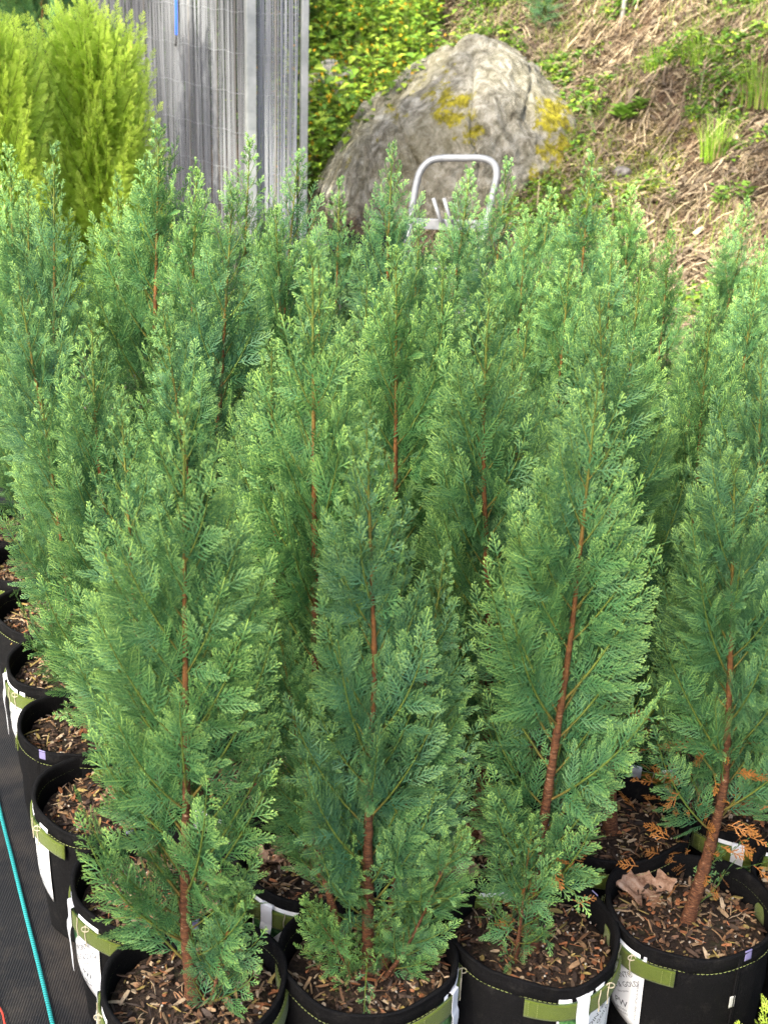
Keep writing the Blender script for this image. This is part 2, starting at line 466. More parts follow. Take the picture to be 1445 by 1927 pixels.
    # short low sprays hanging round the foot of the stem
    for i in range(n_low):
        h = r.uniform(.03, .2); a = r.uniform(0, 6.283); c = curve(h); th0 = r.uniform(.5, 1.5); L = r.uniform(.06, .15)
        o = np.array([math.cos(a), math.sin(a), 0]); pts = [np.array([c[0], c[1], h*Hh])]; dirs = []
        for k in range(6):
            th = th0+r.uniform(.0, .25)*(k-1)*(1 if i % 3 else -1)
            d = o*math.sin(th)+up*math.cos(th); dirs.append(d); pts.append(pts[-1]+d*L/6)
        limbs.append((np.array(pts), .0013, h)); sd = np.cross(o, up); tw = r.normal(0, .8); rn = r.rand()
        for j in range(1, 7):
            for sgn in (-1, 1):
                T = dirs[min(5, j-1)]; v_ = up-T*T.dot(up); v_ /= max(1e-6, np.linalg.norm(v_)); lat = v_*math.cos(tw)+sd*math.sin(tw); lat /= np.linalg.norm(lat)
                Yd = T*math.cos(.75)+lat*sgn*math.sin(.75); nrm = np.cross(T, lat); Yd = Yd+nrm*r.normal(0, .2); Yd /= np.linalg.norm(Yd)
                Xd = np.cross(Yd, nrm); Xd /= np.linalg.norm(Xd); place(pts[j]-T*L/12*(sgn > 0), Xd, Yd, np.cross(Xd, Yd), r.uniform(.018, .036)*(1.1-j*.08), .75, rn)
        place(pts[-1], lat, T, np.cross(lat, T), .03, 1, rn)
    # small sprays straight from the stem and the leader
    for i in range(int(46*Hh)):
        h = .34+.65*(i/46)**.9; a = r.uniform(-.5, PI+.5)
        if h > 1: continue
        o = np.array([math.cos(a), math.sin(a), 0]); th = rad(40 if h < .9 else 24)
        Yd = o*math.sin(th)+np.array([0, 0, 1.])*math.cos(th)
        Xd = np.cross(Yd, np.array([-o[1], o[0], 0])); Xd /= np.linalg.norm(Xd)
        c = curve(h); place(np.array([c[0], c[1], h*Hh]), Xd, Yd, np.cross(Xd, Yd), r.uniform(.018, .04)*(1.15-.72*h), .7 if h > .8 else .35, r.rand()*.6)
    c = curve(.97)
    for k in range(3):
        a = k*PI/3; X = np.array([math.cos(a), math.sin(a), 0]); Yd = np.array([0, 0, 1.])
        place(np.array([c[0], c[1], .965*Hh]), X, Yd, np.cross(X, Yd), .03, 1, .4)
    return P, limbs, curve

def crown_mesh(name, P, mat, scale_t=1.0):
    Vs, Qs, Cs = [], [], []; off = 0
    for (li, va), L in P.items():
        tv, tq, ta = TPL[li][va]; n = len(tv)
        pos = np.array([x[0] for x in L], np.float32)
        Mx = np.array([[x[1], x[2], x[3]] for x in L], np.float32)      # rows = axes
        V = np.einsum('vj,njk->nvk', tv*scale_t, Mx)+pos[:, None, :]
        tw = np.array([x[4] for x in L], np.float32); rn = np.array([x[5] for x in L], np.float32); dd = np.array([x[6] for x in L], np.float32)
        C = np.zeros((len(L), n, 3), np.float32)
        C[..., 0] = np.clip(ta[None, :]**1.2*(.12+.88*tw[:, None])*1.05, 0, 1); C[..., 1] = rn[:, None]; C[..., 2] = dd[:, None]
        Q = tq[None]+(off+np.arange(len(L))*n)[:, None, None]
        Vs.append(V.reshape(-1, 3)); Cs.append(C.reshape(-1, 3)); Qs.append(Q.reshape(-1, 4)); off += n*len(L)
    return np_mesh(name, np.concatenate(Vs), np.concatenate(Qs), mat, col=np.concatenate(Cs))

def wood_mesh(name, limbs, curve, Hh, seed, thick=1.0, gold=False):
    r = np.random.RandomState(seed+99); mb = MB(); N = 110
    pts, radii, cols = [], [], []
    for i in range(N+1):
        h = i/N; c = curve(h)
        pts.append((c[0], c[1], h*Hh*.985))
        rr = np.interp(h, [0, .03, .08, .3, .5, .7, .9, 1], [.0175, .0135, .0108, .0072, .0050, .0032, .0016, .0008])*thick
        rr *= 1+r.uniform(-.06, .06)+(.16 if r.rand() < .2 else 0)
        radii.append(rr)
        cols.append((float(np.interp(h, [0, .38, .62, .8], [0, .05, .75, 1])), float(np.interp(h, [.72, .9], [0, .9])), 0))
    mb.tube(pts, radii, 9, cols=cols)
    for lp, lr, h in limbs:
        n = len(lp); rd = [lr*(1-.8*i/(n-1))+.0003 for i in range(n)]
        cs = [(min(1, .35+.8*i/(n-1)+h*.5), float(np.interp(i/(n-1), [.03, .28], [.1+h*.4, 1])), 0) for i in range(n)]
        mb.tube(lp, rd, 5, cols=cs, caps=False)
    me = bpy.data.meshes.new(name); me.from_pydata(mb.v, [], mb.f)
    me.polygons.foreach_set("use_smooth", [True]*len(me.polygons))
    a = me.attributes.new("tint", 'FLOAT_COLOR', 'POINT'); cc = np.ones((len(mb.v), 4), np.float32); cc[:, :3] = np.array(mb.c)
    a.data.foreach_set("color", cc.ravel()); me.materials.append(M['bark']); me.update()
    return me

def conifer_variant(seed, **k):
    thick = k.pop('thick', 1.0)
    P, limbs, curve = crown_data(seed, **k)
    return (crown_mesh("crown", P, M['cypress']), wood_mesh("trunk", limbs, curve, k.get('Hh', 1.0), seed, thick))

# ------------------------------------------------------------------ ground and hillside
def hill_h(x, y):
    d = (x+.9)*.74+(y-8.6)*.67
    if x < -.6: d -= (-.6-x)*.25
    return max(0., 1.0*(math.sqrt(d*d+.15)+d)/2*.62-.03*(d < -1))
def build_ground():
    nx, ny = 230, 230
    xs = np.concatenate([np.linspace(-60, -3.2, 20), np.linspace(-3, 7, 190), np.linspace(7.5, 60, 20)]); ys = np.concatenate([np.linspace(-30, .5, 12), np.linspace(1, 4.9, 14), np.linspace(5, 14, 184), np.linspace(14.8, 120, 20)])
    nx, ny = len(xs), len(ys)
    V = []
    for y in ys:
        for x in xs:
            near = 1 if (-3.2 < x < 7.2 and 4.9 < y < 14.2) else 0
            h = hill_h(min(x, 14), min(y, 22))
            if near and h > .02:
                h += (noise.fractal(Vector((x*1.3, y*1.3, 3)), .8, 2, 5)*.13+noise.fractal(Vector((x*6, y*6, 9)), .7, 2, 3)*.035)*min(1, h*2.2)
            V.append((x, y, h-.012 if h < .01 else h))
    Q = [(j*nx+i, j*nx+i+1, (j+1)*nx+i+1, (j+1)*nx+i) for j in range(ny-1) for i in range(nx-1)]
    zc = np.array([v[2] for v in V]); idx = [1 if max(zc[list(q)]) > .05 else 0 for q in Q]
    me = np_mesh("ground", np.array(V), np.array(Q), [M['ground'], M['hill']], mat_idx=idx)
    o = link(bpy.data.objects.new("ground", me)); tag(o, kind='structure')
build_ground()
def ter(x, y):
    h = hill_h(x, y)
    if h > .02: h += (noise.fractal(Vector((x*1.3, y*1.3, 3)), .8, 2, 5)*.13+noise.fractal(Vector((x*6, y*6, 9)), .7, 2, 3)*.035)*min(1, h*2.2)
    return h
# black woven cloth under the pots, slightly rumpled
nx, ny = 90, 110; V = []
for j in range(ny+1):
    for i in range(nx+1):
        x = -2.2+4.6*i/nx; y = -.4+5.2*j/ny
        V.append((x, y, .003+.004*max(0, noise.noise(Vector((x*2.2, y*2.2, 0))))+.003*max(0, noise.noise(Vector((x*9, y*7, 4))))))
Q = [(j*(nx+1)+i, j*(nx+1)+i+1, (j+1)*(nx+1)+i+1, (j+1)*(nx+1)+i) for j in range(ny) for i in range(nx)]
o = link(bpy.data.objects.new("ground_cloth", np_mesh("ground_cloth", np.array(V), np.array(Q), M['cloth']))); tag(o, kind='structure')
def line_strip(name, a, b, wd, mat, label, cat, z=.010, n=60, wob=.002):
    a = Vector(a); b = Vector(b); d = (b-a); nrm = Vector((-d.y, d.x, 0)).normalized(); V = []; Q = []
    for i in range(n+1):
        p = a+d*i/n+nrm*noise.noise(Vector((i*.21, 3, 1)))*wob
        for s, zz in ((-1, 0), (-.5, .002), (.5, .002), (1, 0)): V.append((p.x+nrm.x*wd*s, p.y+nrm.y*wd*s, z+zz))
    for i in range(n):
        for k in range(3): Q.append((i*4+k, i*4+k+1, i*4+k+5, i*4+k+4))
    o = link(bpy.data.objects.new(name, np_mesh(name, np.array(V), np.array(Q), mat))); tag(o, label, cat); return o
A = px(-12, 1480, Z=0); B = px(112, 1985, Z=0)
line_strip("seam_thread", A+(A-B)*1.5, B+(B-A)*.8, .0036, M['teal'], "teal marker thread woven along the black ground cloth beside the pots", "marker thread")
A = px(-30, 1830, Z=0); B = px(26, 1975, Z=0)
line_strip("red_cord", A+(A-B)*.3, B+(B-A)*.8, .0016, M['red'], "thin red cord lying on the black ground cloth at the bottom left corner", "cord", wob=.004)

# ------------------------------------------------------------------ pots
PR, PH, SOIL_Z = .131, .252, .205      # rim radius, height, soil level
def pot_r(z, az, s=0):
    t = z/PH
    sq = 1+.018*math.sin(2*az+s)+.012*math.sin(3*az+s*2.3)+.006*math.sin(5*az+s*1.7)
    return (.122+.009*t+.004*math.sin(t*PI))*(1+(sq-1)*(.3+.7*t))
def rim_z(az, s=0):
    return PH+.0045*math.sin(2*az+s*1.3)+.003*math.sin(3*az-s)+.0018*math.sin(7*az+s*3)
def pot_mesh(s):
    n = 88; rings = []
    zs = [0, .002, .02, .06, .1, .14, .18, .205, .222, .2245, .227, .24, .249]
    V = []
    def ring(f): 
        b = len(V)
        for k in range(n):
            a = 2*PI*k/n; V.append(f(a))
        rings.append(b)
    ring(lambda a: (0.6*pot_r(0, a, s)*math.cos(a), .6*pot_r(0, a, s)*math.sin(a), .001))
    for z in zs:
        def f(a, z=z):
            fold = .0028 if z > .2246 else 0
            rz = z if z < .1 else z+(rim_z(a, s)-PH)*((z-.1)/(PH-.1))
            wr = .0036*noise.noise(Vector((math.cos(a)*3, math.sin(a)*3, z*14+s)))+.0022*noise.noise(Vector((math.cos(a)*9, math.sin(a)*9, z*6+s)))
            r = pot_r(z, a, s)+fold+wr-(.0025 if z == .2245 else 0)
            return (r*math.cos(a), r*math.sin(a), rz)
        ring(f)
    for dr, dz in ((.0015, .0028), (-.0025, .004), (-.006, .0025), (-.0075, -.002), (-.0075, -.012), (-.0065, -.028), (-.0055, -.060)):
        def f(a, dr=dr, dz=dz):
            r = pot_r(.249, a, s)+.0028+dr; z = rim_z(a, s)-.003+dz+.0008*noise.noise(Vector((math.cos(a)*14, math.sin(a)*14, s)))
            return (r*math.cos(a), r*math.sin(a), z)
        ring(f)
    Q = []
    for i in range(len(rings)-1):
        for k in range(n):
            k2 = (k+1) % n; Q.append((rings[i]+k, rings[i]+k2, rings[i+1]+k2, rings[i+1]+k))
    return np_mesh("fabric_pot", np.array(V), np.array(Q), M['felt'])
def on_pot(az, z, off, s):
    r = pot_r(z, az, s)+off; zz = z if z < .1 else z+(rim_z(az, s)-PH)*((z-.1)/(PH-.1))
    return Vector((r*math.cos(az), r*math.sin(az), zz))
def stitch_mesh(s, azc, has_label):
    """dashes of thread below the rim outside and inside + a seam line"""
    mb = MB(); n = 118
    for k in range(n):
        a0 = 2*PI*k/n; a1 = a0+2*PI/n*.62
        mb.tube([on_pot(a0, .2262, .0030, s), on_pot((a0+a1)/2, .2262, .0037, s), on_pot(a1, .2262, .0030, s)], .00055, 4, caps=False)
        p = [on_pot(q, .2300, -.0042, s) for q in (a0, (a0+a1)/2, a1)]
        mb.tube(p, .0004, 4, caps=False)
    for a in (azc, azc+PI):
        for e in (-1, 1):
            for fx in (.045, .14):
                for q in range(7):
                    z = .199+q*.0037; p = on_pot(a+e*(rad(44)-fx), z, .0088, s); p2 = on_pot(a+e*(rad(44)-fx), z+.0022, .0088, s)
                    mb.tube([p, p2], .0005, 4)
    me = bpy.data.meshes.new("stitching"); me.from_pydata(mb.v, [], mb.f); me.materials.append(M['thread']); return me
def seam_mesh(s, az):
    mb = MB()
    for sd in (-1, 1):
        mb.tube([on_pot(az+sd*.012+.004*math.sin(z*60), z, .0012, s) for z in np.linspace(.004, .246, 16)], .0022, 6)
    me = bpy.data.meshes.new("seam"); me.from_pydata(mb.v, [], mb.f); me.polygons.foreach_set("use_smooth", [True]*len(me.polygons)); me.materials.append(M['felt']); return me
def patch(name, mat, s, az0, az1, z0, z1, off, th, sag=0, uv=True, poly=None, nn=26, m=8, wob=0):
    """sheet wrapped round the pot between two azimuths (az1 > az0, counter-clockwise) with thickness"""
    V = []; UV = []
    for lay in (1, 0):
        for j in range(m+1):
            for i in range(nn+1):
                u = i/nn; v = j/m
                z0_, z1_ = z0, z1
                if poly: z0_ = poly(u)
                z = z0_+(z1_-z0_)*v-sag*math.sin(u*PI)
                o = off+(th if lay else 0)+.003*math.sin(u*PI)*0+wob*noise.noise(Vector((u*3, v*1.5, s)))
                p = on_pot(az0+(az1-az0)*u, z, o, s); V.append(tuple(p)); UV.append((u, (z-z0)/(z1-z0) if not poly else (z-min(poly(0), poly(1), poly(.5)))/(z1-min(poly(0), poly(1), poly(.5)))))
    k = (m+1)*(nn+1); Q = []
    for j in range(m):
        for i in range(nn):
            a = j*(nn+1)+i; Q.append((a, a+1, a+nn+2, a+nn+1)); Q.append((k+a+nn+1, k+a+nn+2, k+a+1, k+a))
    for i in range(nn):
        Q.append((i+1, i, k+i, k+i+1)); a = m*(nn+1)+i; Q.append((a, a+1, k+a+1, k+a))
    for j in range(m):
        a = j*(nn+1); Q.append((a, a+nn+1, k+a+nn+1, k+a)); a += nn; Q.append((a+nn+1, a, k+a, k+a+nn+1))
    return np_mesh(name, np.array(V), np.array(Q), mat, uv=np.array(UV), smooth=True)
def wrap_text(txt, size, s, azc, zc, rot, off, mirror=False, x0=0, y0=0):
    """flat text bent on to the label: (x0,y0) offset along the rotated baseline, metres"""
    cu = bpy.data.curves.new("t", 'FONT'); cu.body = txt; cu.size = size; cu.align_x = 'CENTER'; cu.align_y = 'CENTER'; cu.resolution_u = 2
    ob = bpy.data.objects.new("t", cu); COL.objects.link(ob)
    dg = bpy.context.evaluated_depsgraph_get(); me = ob.evaluated_get(dg).to_mesh()
    vs = [v.co.copy() for v in me.vertices]; fs = [tuple(p.vertices) for p in me.polygons]
    ob.evaluated_get(dg).to_mesh_clear(); bpy.data.objects.remove(ob); bpy.data.curves.remove(cu)
    c, sn = math.cos(rot), math.sin(rot); out = []
    for v in vs:
        x, y = v.x+x0, v.y+y0; X = x*c-y*sn; Y = x*sn+y*c
        out.append(tuple(on_pot(azc+X/PR, zc+Y, off, s)))
    return out, fs
def label_text(s, azc, band_z):
    V, F = [], []
    rot = rad(38)
    for txt, size, x0, y0, r_, dz in (("PINPOINT\u00ae", .0135, .006, 0, rot, 0), ("BLUE & GOLD", .0125, .006, -.0155, rot, 0), ("False cypress", .0048, .004, -.026, rot, 0),
                                      ("PW", .017, .010, -.045, rot*.25, 0), ("PROVEN", .0055, .010, -.057, rot*.25, 0), ("WINNERS", .0055, .010, -.063, rot*.25, 0),
                                      ("DETAILS INSIDE / D\u00c9TAILS \u00c0 L'INT\u00c9RIEUR", .0046, 0.0, -.047, PI/2, 0)):
        if r_ == PI/2: a, b = wrap_text(txt, size, s, azc+.37, band_z-.055, r_, .0041)
        else: a, b = wrap_text(txt, size, s, azc+.03, band_z-.034, r_, .0041, x0=x0, y0=y0)
        o = len(V); V += a; F += [tuple(i+o for i in f) for f in b]
    me = bpy.data.meshes.new("lettering"); me.from_pydata(V, [], F); me.materials.append(M['ink']); return me
def ribbon(name, mat, pts_l, pts_r, th=.0006):
    V = []; F = []
    for i, (a, b) in enumerate(zip(pts_l, pts_r)):
        a, b = Vector(a), Vector(b)
        j = min(i+1, len(pts_l)-1); k = max(i-1, 0)
        n = (Vector(pts_l[j])-Vector(pts_l[k])).cross(b-a).normalized()*th
        V += [tuple(a), tuple(b), tuple(b+n), tuple(a+n)]
    for i in range(len(pts_l)-1):
        for e in range(4): F.append((i*4+e, i*4+(e+1) % 4, (i+1)*4+(e+1) % 4, (i+1)*4+e))
    F.append((3, 2, 1, 0)); q = (len(pts_l)-1)*4; F.append((q, q+1, q+2, q+3))
    me = bpy.data.meshes.new(name); me.from_pydata(V, [], F); me.materials.append(mat); return me

POTV = {}
def pot_variant(s, band_deg, has_label, has_tag, tag_off=0.0):
    """list of (name, mesh, parent_index) for one pot standing at the origin; band_deg measured from the camera side, + to the right"""
    key = (round(s, 2), band_deg, has_label, has_tag, tag_off)
    if key in POTV: return POTV[key]
    azc = -PI/2+rad(band_deg); L = [("fabric_pot", pot_mesh(s), None)]
    L.append(("stitching", stitch_mesh(s, azc, has_label), 0))
    L.append(("seam", seam_mesh(s, azc+rad(88)), 0))
    L.append(("size_tab", patch("size_tab", M['purple'], s, azc+rad(91), azc+rad(97), .236, .2545, .003, .001, nn=6), 0))
    L.append(("paper_tab", patch("paper_tab", M['greytab'], s, azc+rad(84), azc+rad(89), .150, .172, .0022, .0008, nn=6), 0))
    for dz in (0, 180):
        a = azc+rad(dz); bz = .196
        band = patch("handle", M['green_felt'], s, a-rad(44), a+rad(44), bz, bz+.030, .0052 if (dz == 0 and has_label) else .0035, .003, wob=.0008)
        L.append(("handle", band, 0)); hi = len(L)-1
    if has_label:
        z1 = .2335
        lab = patch("plant_label", M['label'], s, azc-.40, azc+.43, .09, z1, .0032, .0006, poly=lambda u: .128-.052*u, nn=30, m=10, wob=.0004)
        L.append(("plant_label", lab, None)); li = len(L)-1
        L.append(("lettering", label_text(s, azc, .196), li))
        mb = MB()
        for k, dx in enumerate((.0, .16)):
            a = azc+.10+dx
            mb.tube([on_pot(a+.01*math.sin(z*200), z, .0095, s) for z in np.linspace(.190, .232, 8)], .0009, 5)
        p = on_pot(azc+.28, .226, .011, s)
        mb.tube([p+Vector((.006*math.cos(t), 0, .005*math.sin(t))) for t in np.linspace(0, 6, 12)], .0009, 5)
        me = bpy.data.meshes.new("tie_string"); me.from_pydata(mb.v, [], mb.f); me.materials.append(M['twine'])
        L.append(("tie_string", me, None))
    if has_tag:
        a = azc-.13+tag_off; hw = .010/PR
        zz = [.2335, .2345, .233, .226, .214, .200, .192, .18, .16, .14, .118, .1]
        oo = [.002, .006, .0098, .0102, .0098, .0100, .0125, .0135, .0125, .0115, .012, .0125]
        dr = [0, 0, 0, 0, 0, 0, 0, -.01, -.025, -.04, -.055, -.065]
        L.append(("price_tag", ribbon("price_tag", M['white'], [on_pot(a-hw+d, z, o, s) for z, o, d in zip(zz, oo, dr)], [on_pot(a+hw+d, z, o, s) for z, o, d in zip(zz, oo, dr)]), None))
        V = []; F = []
        for k, wdt in enumerate((.9, .7, .8)):
            z = .108+.004*k
            q = [on_pot(a-hw*.75-.055, z, .0137, s), on_pot(a-hw*.75-.055+hw*1.5*wdt, z, .0137, s), on_pot(a-hw*.75-.055+hw*1.5*wdt, z+.0016, .0137, s), on_pot(a-hw*.75-.055, z+.0016, .0137, s)]
            o = len(V); V += [tuple(p) for p in q]; F.append((o, o+1, o+2, o+3))
        me = bpy.data.meshes.new("tag_print"); me.from_pydata(V, [], F); me.materials.append(M['ink'])
        L.append(("tag_print", me, len(L)-1))
    POTV[key] = L; return L

# ------------------------------------------------------------------ potting mix with bark chips
def soil_mesh(seed):
    n, m = 72, 22; V = [(0, 0, SOIL_Z+.012)]; R = PR-.007
    for j in range(1, m+1):
        for k in range(n):
            a = 2*PI*k/n; r = R*j/m; x, y = r*math.cos(a), r*math.sin(a)
            z = SOIL_Z+.010*(1-(j/m)**2)+.006*noise.fractal(Vector((x*40, y*40, seed)), .8, 2, 4)
            V.append((x, y, z))
    T = [(0, 1+k, 1+(k+1) % n) for k in range(n)]
    Q = [(1+(j-1)*n+k, 1+j*n+k, 1+j*n+(k+1) % n, 1+(j-1)*n+(k+1) % n) for j in range(1, m) for k in range(n)]
    return np_mesh("soil", np.array(V), np.array(Q), M['soil'], tris=np.array(T))
def chips_mesh(seed, N=680):
    r = np.random.RandomState(seed); V = []; Q = []; C = []
    pal = [(.20, .11, .06), (.34, .21, .11), (.44, .30, .17), (.10, .06, .04), (.06, .04, .03), (.30, .16, .08), (.05, .03, .02), (.58, .45, .30), (.38, .15, .06), (.42, .32, .10), (.03, .02, .015), (.08, .05, .03)]
    for i in range(N):
        rr = (PR-.012)*math.sqrt(r.rand()); a = r.uniform(0, 6.283)
        x, y = rr*math.cos(a), rr*math.sin(a)
        sc_ = r.rand()**2.0
        l, wd, th = .006+.024*sc_, .0016+.0060*r.rand()**1.4, .0005+.0010*r.rand()
        if r.rand() < .12: l, wd, th = .0035, .0028, .0026; 
        pearl = r.rand() < .05
        if pearl: l = wd = th = .0028
        e = Matrix.Rotation(r.uniform(0, 6.283), 3, 'Z') @ Matrix.Rotation(r.normal(0, .28), 3, 'Y') @ Matrix.Rotation(r.normal(0, .5), 3, 'X')
        z = SOIL_Z+.010*(1-(rr/PR)**2)+.003+r.uniform(0, .007)
        c = Vector((x, y, z)); b = len(V)
        for sx_, kx in ((-1, r.uniform(.15, .8)), (-.35, 1), (.4, r.uniform(.8, 1.1)), (1, r.uniform(.1, .7))):
            cz = -.18*l*abs(sx_)**2*r.uniform(-.3, 1)
            for sy_, sz_ in ((-1, -1), (1, -1), (1, 1), (-1, 1)):
                V.append(tuple(c+e @ Vector((sx_*l/2, sy_*wd/2*kx, sz_*th/2+cz))))
        for k in range(3):
            for q in range(4): Q.append((b+k*4+q, b+k*4+(q+1) % 4, b+(k+1)*4+(q+1) % 4, b+(k+1)*4+q))
        Q.append((b+3, b+2, b+1, b)); Q.append((b+12, b+13, b+14, b+15))
        col = (.62, .58, .50) if pearl else tuple(np.array(pal[r.randint(len(pal))])*r.uniform(.7, 1.25))
        C += [col]*16
    return np_mesh("bark_mulch", np.array(V), np.array(Q), M['chips'], col=np.array(C), smooth=False)
SOILV = [(soil_mesh(i*7.3), chips_mesh(40+i)) for i in range(4)]

# ------------------------------------------------------------------ dead oak leaf
def oak_leaf(loc, rz, size, label, tilt=(0, 0), seed=1):
    r = np.random.RandomState(seed); n = 26; V = []; Q = []
    for lay in (0, 1):
        for i in range(n+1):
            t = i/n
            wv = .34*math.sin(PI*t**.85)*(1+.42*math.sin(t*PI*7.2+seed)) + .02
            for k, s_ in enumerate((-1, -.5, 0, .5, 1)):
                y = s_*wv*(1+.18*math.sin(t*31+k*2))
                z = .16*abs(s_)**1.5*wv*2+.09*math.sin(t*5+seed)+.035*math.sin(t*17+s_*4)
                V.append(((t-.5)*size, y*size, z*size+(.0006 if lay else 0)))
    K = (n+1)*5
    for i in range(n):
        for k in range(4):
            a = i*5+k; Q.append((a, a+1, a+6, a+5)); Q.append((K+a+5, K+a+6, K+a+1, K+a))
    o = link(bpy.data.objects.new("dead_leaf", np_mesh("dead_leaf", np.array(V), np.array(Q), M['oakleaf'])))
    o.location = loc; o.rotation_euler = (tilt[0], tilt[1], rz); tag(o, label, "dead leaf", "dead oak leaves lying in the pots"); return o

# ------------------------------------------------------------------ the potted conifers
#  row (from the front), place in the row, foot x, foot y, tip x, tip z
TREES = [
    (0, 0, -0.254, 1.585, -0.244, 1.161),
    (0, 1, 0.001, 1.655, -0.027, 1.130),
    (0, 2, 0.256, 1.725, 0.272, 1.166),
    (0, 3, 0.511, 1.795, 0.477, 1.041),
    (0, 4, 0.766, 1.865, 0.582, 1.055),
    (1, 0, -0.344, 1.817, -0.374, 1.072),
    (1, 1, -0.089, 1.887, -0.110, 1.288),
    (1, 2, 0.166, 1.957, 0.142, 1.225),
    (1, 3, 0.421, 2.027, 0.306, 1.206),
    (1, 4, 0.676, 2.097, 0.586, 1.106),
    (1, 5, 0.931, 2.167, 0.770, 1.127),
    (2, 0, -0.464, 2.049, -0.462, 1.124),
    (2, 1, -0.209, 2.119, -0.189, 1.071),
    (2, 2, 0.046, 2.189, 0.004, 1.220),
    (2, 3, 0.301, 2.259, 0.203, 1.045),
    (2, 4, 0.556, 2.329, 0.545, 1.113),
    (2, 5, 0.811, 2.399, 0.771, 1.103),
    (3, 0, -0.554, 2.281, -0.604, 0.929),
    (3, 1, -0.299, 2.351, -0.399, 1.073),
    (3, 2, -0.044, 2.421, -0.045, 1.107),
    (3, 3, 0.211, 2.491, 0.257, 1.061),
    (3, 4, 0.466, 2.561, 0.460, 1.141),
    (3, 5, 0.721, 2.631, 0.704, 1.103),
    (4, 0, -0.634, 2.513, -0.685, 1.082),
    (4, 1, -0.379, 2.583, -0.299, 1.233),
    (4, 2, -0.124, 2.653, -0.143, 1.099),
    (4, 3, 0.131, 2.723, 0.100, 1.093),
    (4, 4, 0.386, 2.793, 0.355, 1.097),
    (4, 5, 0.641, 2.863, 0.673, 0.997),
    (5, 0, -0.724, 2.745, -0.663, 1.274),
    (5, 1, -0.469, 2.815, -0.400, 1.226),
    (5, 2, -0.214, 2.885, -0.246, 1.145),
    (5, 3, 0.041, 2.955, 0.055, 1.097),
    (5, 4, 0.296, 3.025, 0.285, 1.131),
    (5, 5, 0.551, 3.095, 0.485, 1.072),
    (5, 6, 0.806, 3.165, 0.849, 1.058),
    (6, 0, -0.814, 2.977, -0.780, 1.165),
    (6, 1, -0.559, 3.047, -0.516, 1.273),
    (6, 2, -0.304, 3.117, -0.218, 1.213),
    (6, 3, -0.049, 3.187, -0.008, 1.237),
    (6, 4, 0.206, 3.257, 0.260, 1.190),
    (6, 5, 0.461, 3.327, 0.461, 1.205),
    (6, 6, 0.716, 3.397, 0.678, 1.017),
    (6, 7, 0.971, 3.467, 1.011, 1.080),
    (7, 0, -0.904, 3.209, -0.885, 1.188),
    (7, 1, -0.649, 3.279, -0.659, 1.125),
    (7, 2, -0.394, 3.349, -0.348, 1.211),
    (7, 3, -0.139, 3.419, -0.136, 1.113),
    (7, 4, 0.116, 3.489, 0.184, 1.132),
    (7, 5, 0.371, 3.559, 0.400, 1.082),
    (7, 6, 0.626, 3.629, 0.613, 1.084),
    (7, 7, 0.881, 3.699, 0.936, 1.048),
]

NV = 7
VAR = [conifer_variant(100+i, n_p=[64, 56, 70, 58, 66, 54, 62][i], n_low=5, width=[.88, .79, .93, .77, .88, .74, .85][i], flat=[.6, .5, .7, .55, .65, .45, .6][i],
       low=[.12, .2, .1, .16, .13, .22, .15][i], part_front=.85) for i in range(NV)]
def curve_from(pts):
    hs = [p[0] for p in pts]; xs = [p[1] for p in pts]; ys = [p[2] for p in pts]
    def f(h):
        return np.array([np.interp(h, hs, xs), np.interp(h, hs, ys)])
    # smooth by averaging
    return lambda h: (f(max(0, h-.05))+2*f(h)+f(min(1, h+.05)))/4-((f(0)+2*f(0)+f(.05))/4)*max(0, 1-h*8)
FRONT = {
 (0, 0): dict(seed=7, n_low=10, n_p=60, part_front=.9, width=.95, flat=.5, low=.07, curve=curve_from([(0, 0, 0), (.15, -.012, 0), (.4, -.006, 0), (.7, -.004, 0), (1, 0, 0)]), profile=[(0, .05), (.08, .075), (.16, .11), (.25, .155), (.35, .175), (.5, .15), (.68, .12), (.77, .085), (.86, .048), (.94, .018), (1, .006)]),
 (0, 1): dict(seed=8, n_low=14, n_p=54, width=.85, flat=.6, low=.10, curve=curve_from([(0, 0, 0), (.3, .0, 0), (.6, .012, 0), (1, .0, 0)]), profile=[(0, .06), (.12, .13), (.22, .155), (.34, .14), (.5, .125), (.62, .09), (.75, .062), (.88, .036), (1, .006)], ang=(42, 14)),
 (0, 2): dict(seed=21, n_low=7, n_p=62, part_front=.8, width=.94, flat=.55, low=.09, curve=curve_from([(0, -.012, 0), (.3, -.004, 0), (.6, .004, 0), (1, 0, 0)]), profile=[(0, .03), (.08, .07), (.2, .10), (.32, .135), (.46, .155), (.62, .145), (.74, .105), (.84, .062), (.93, .025), (1, .008)]),
 (0, 3): dict(seed=17, n_low=3, n_p=50, width=1.0, flat=.62, low=.22, curve=curve_from([(0, 0, 0), (.2, .03, 0), (.35, .045, 0), (.6, .03, 0), (1, 0, 0)]), profile=[(0, .03), (.2, .09), (.34, .15), (.5, .17), (.66, .14), (.8, .10), (.92, .05), (1, .014)], thick=1.15),
}
DEAD_P = {}
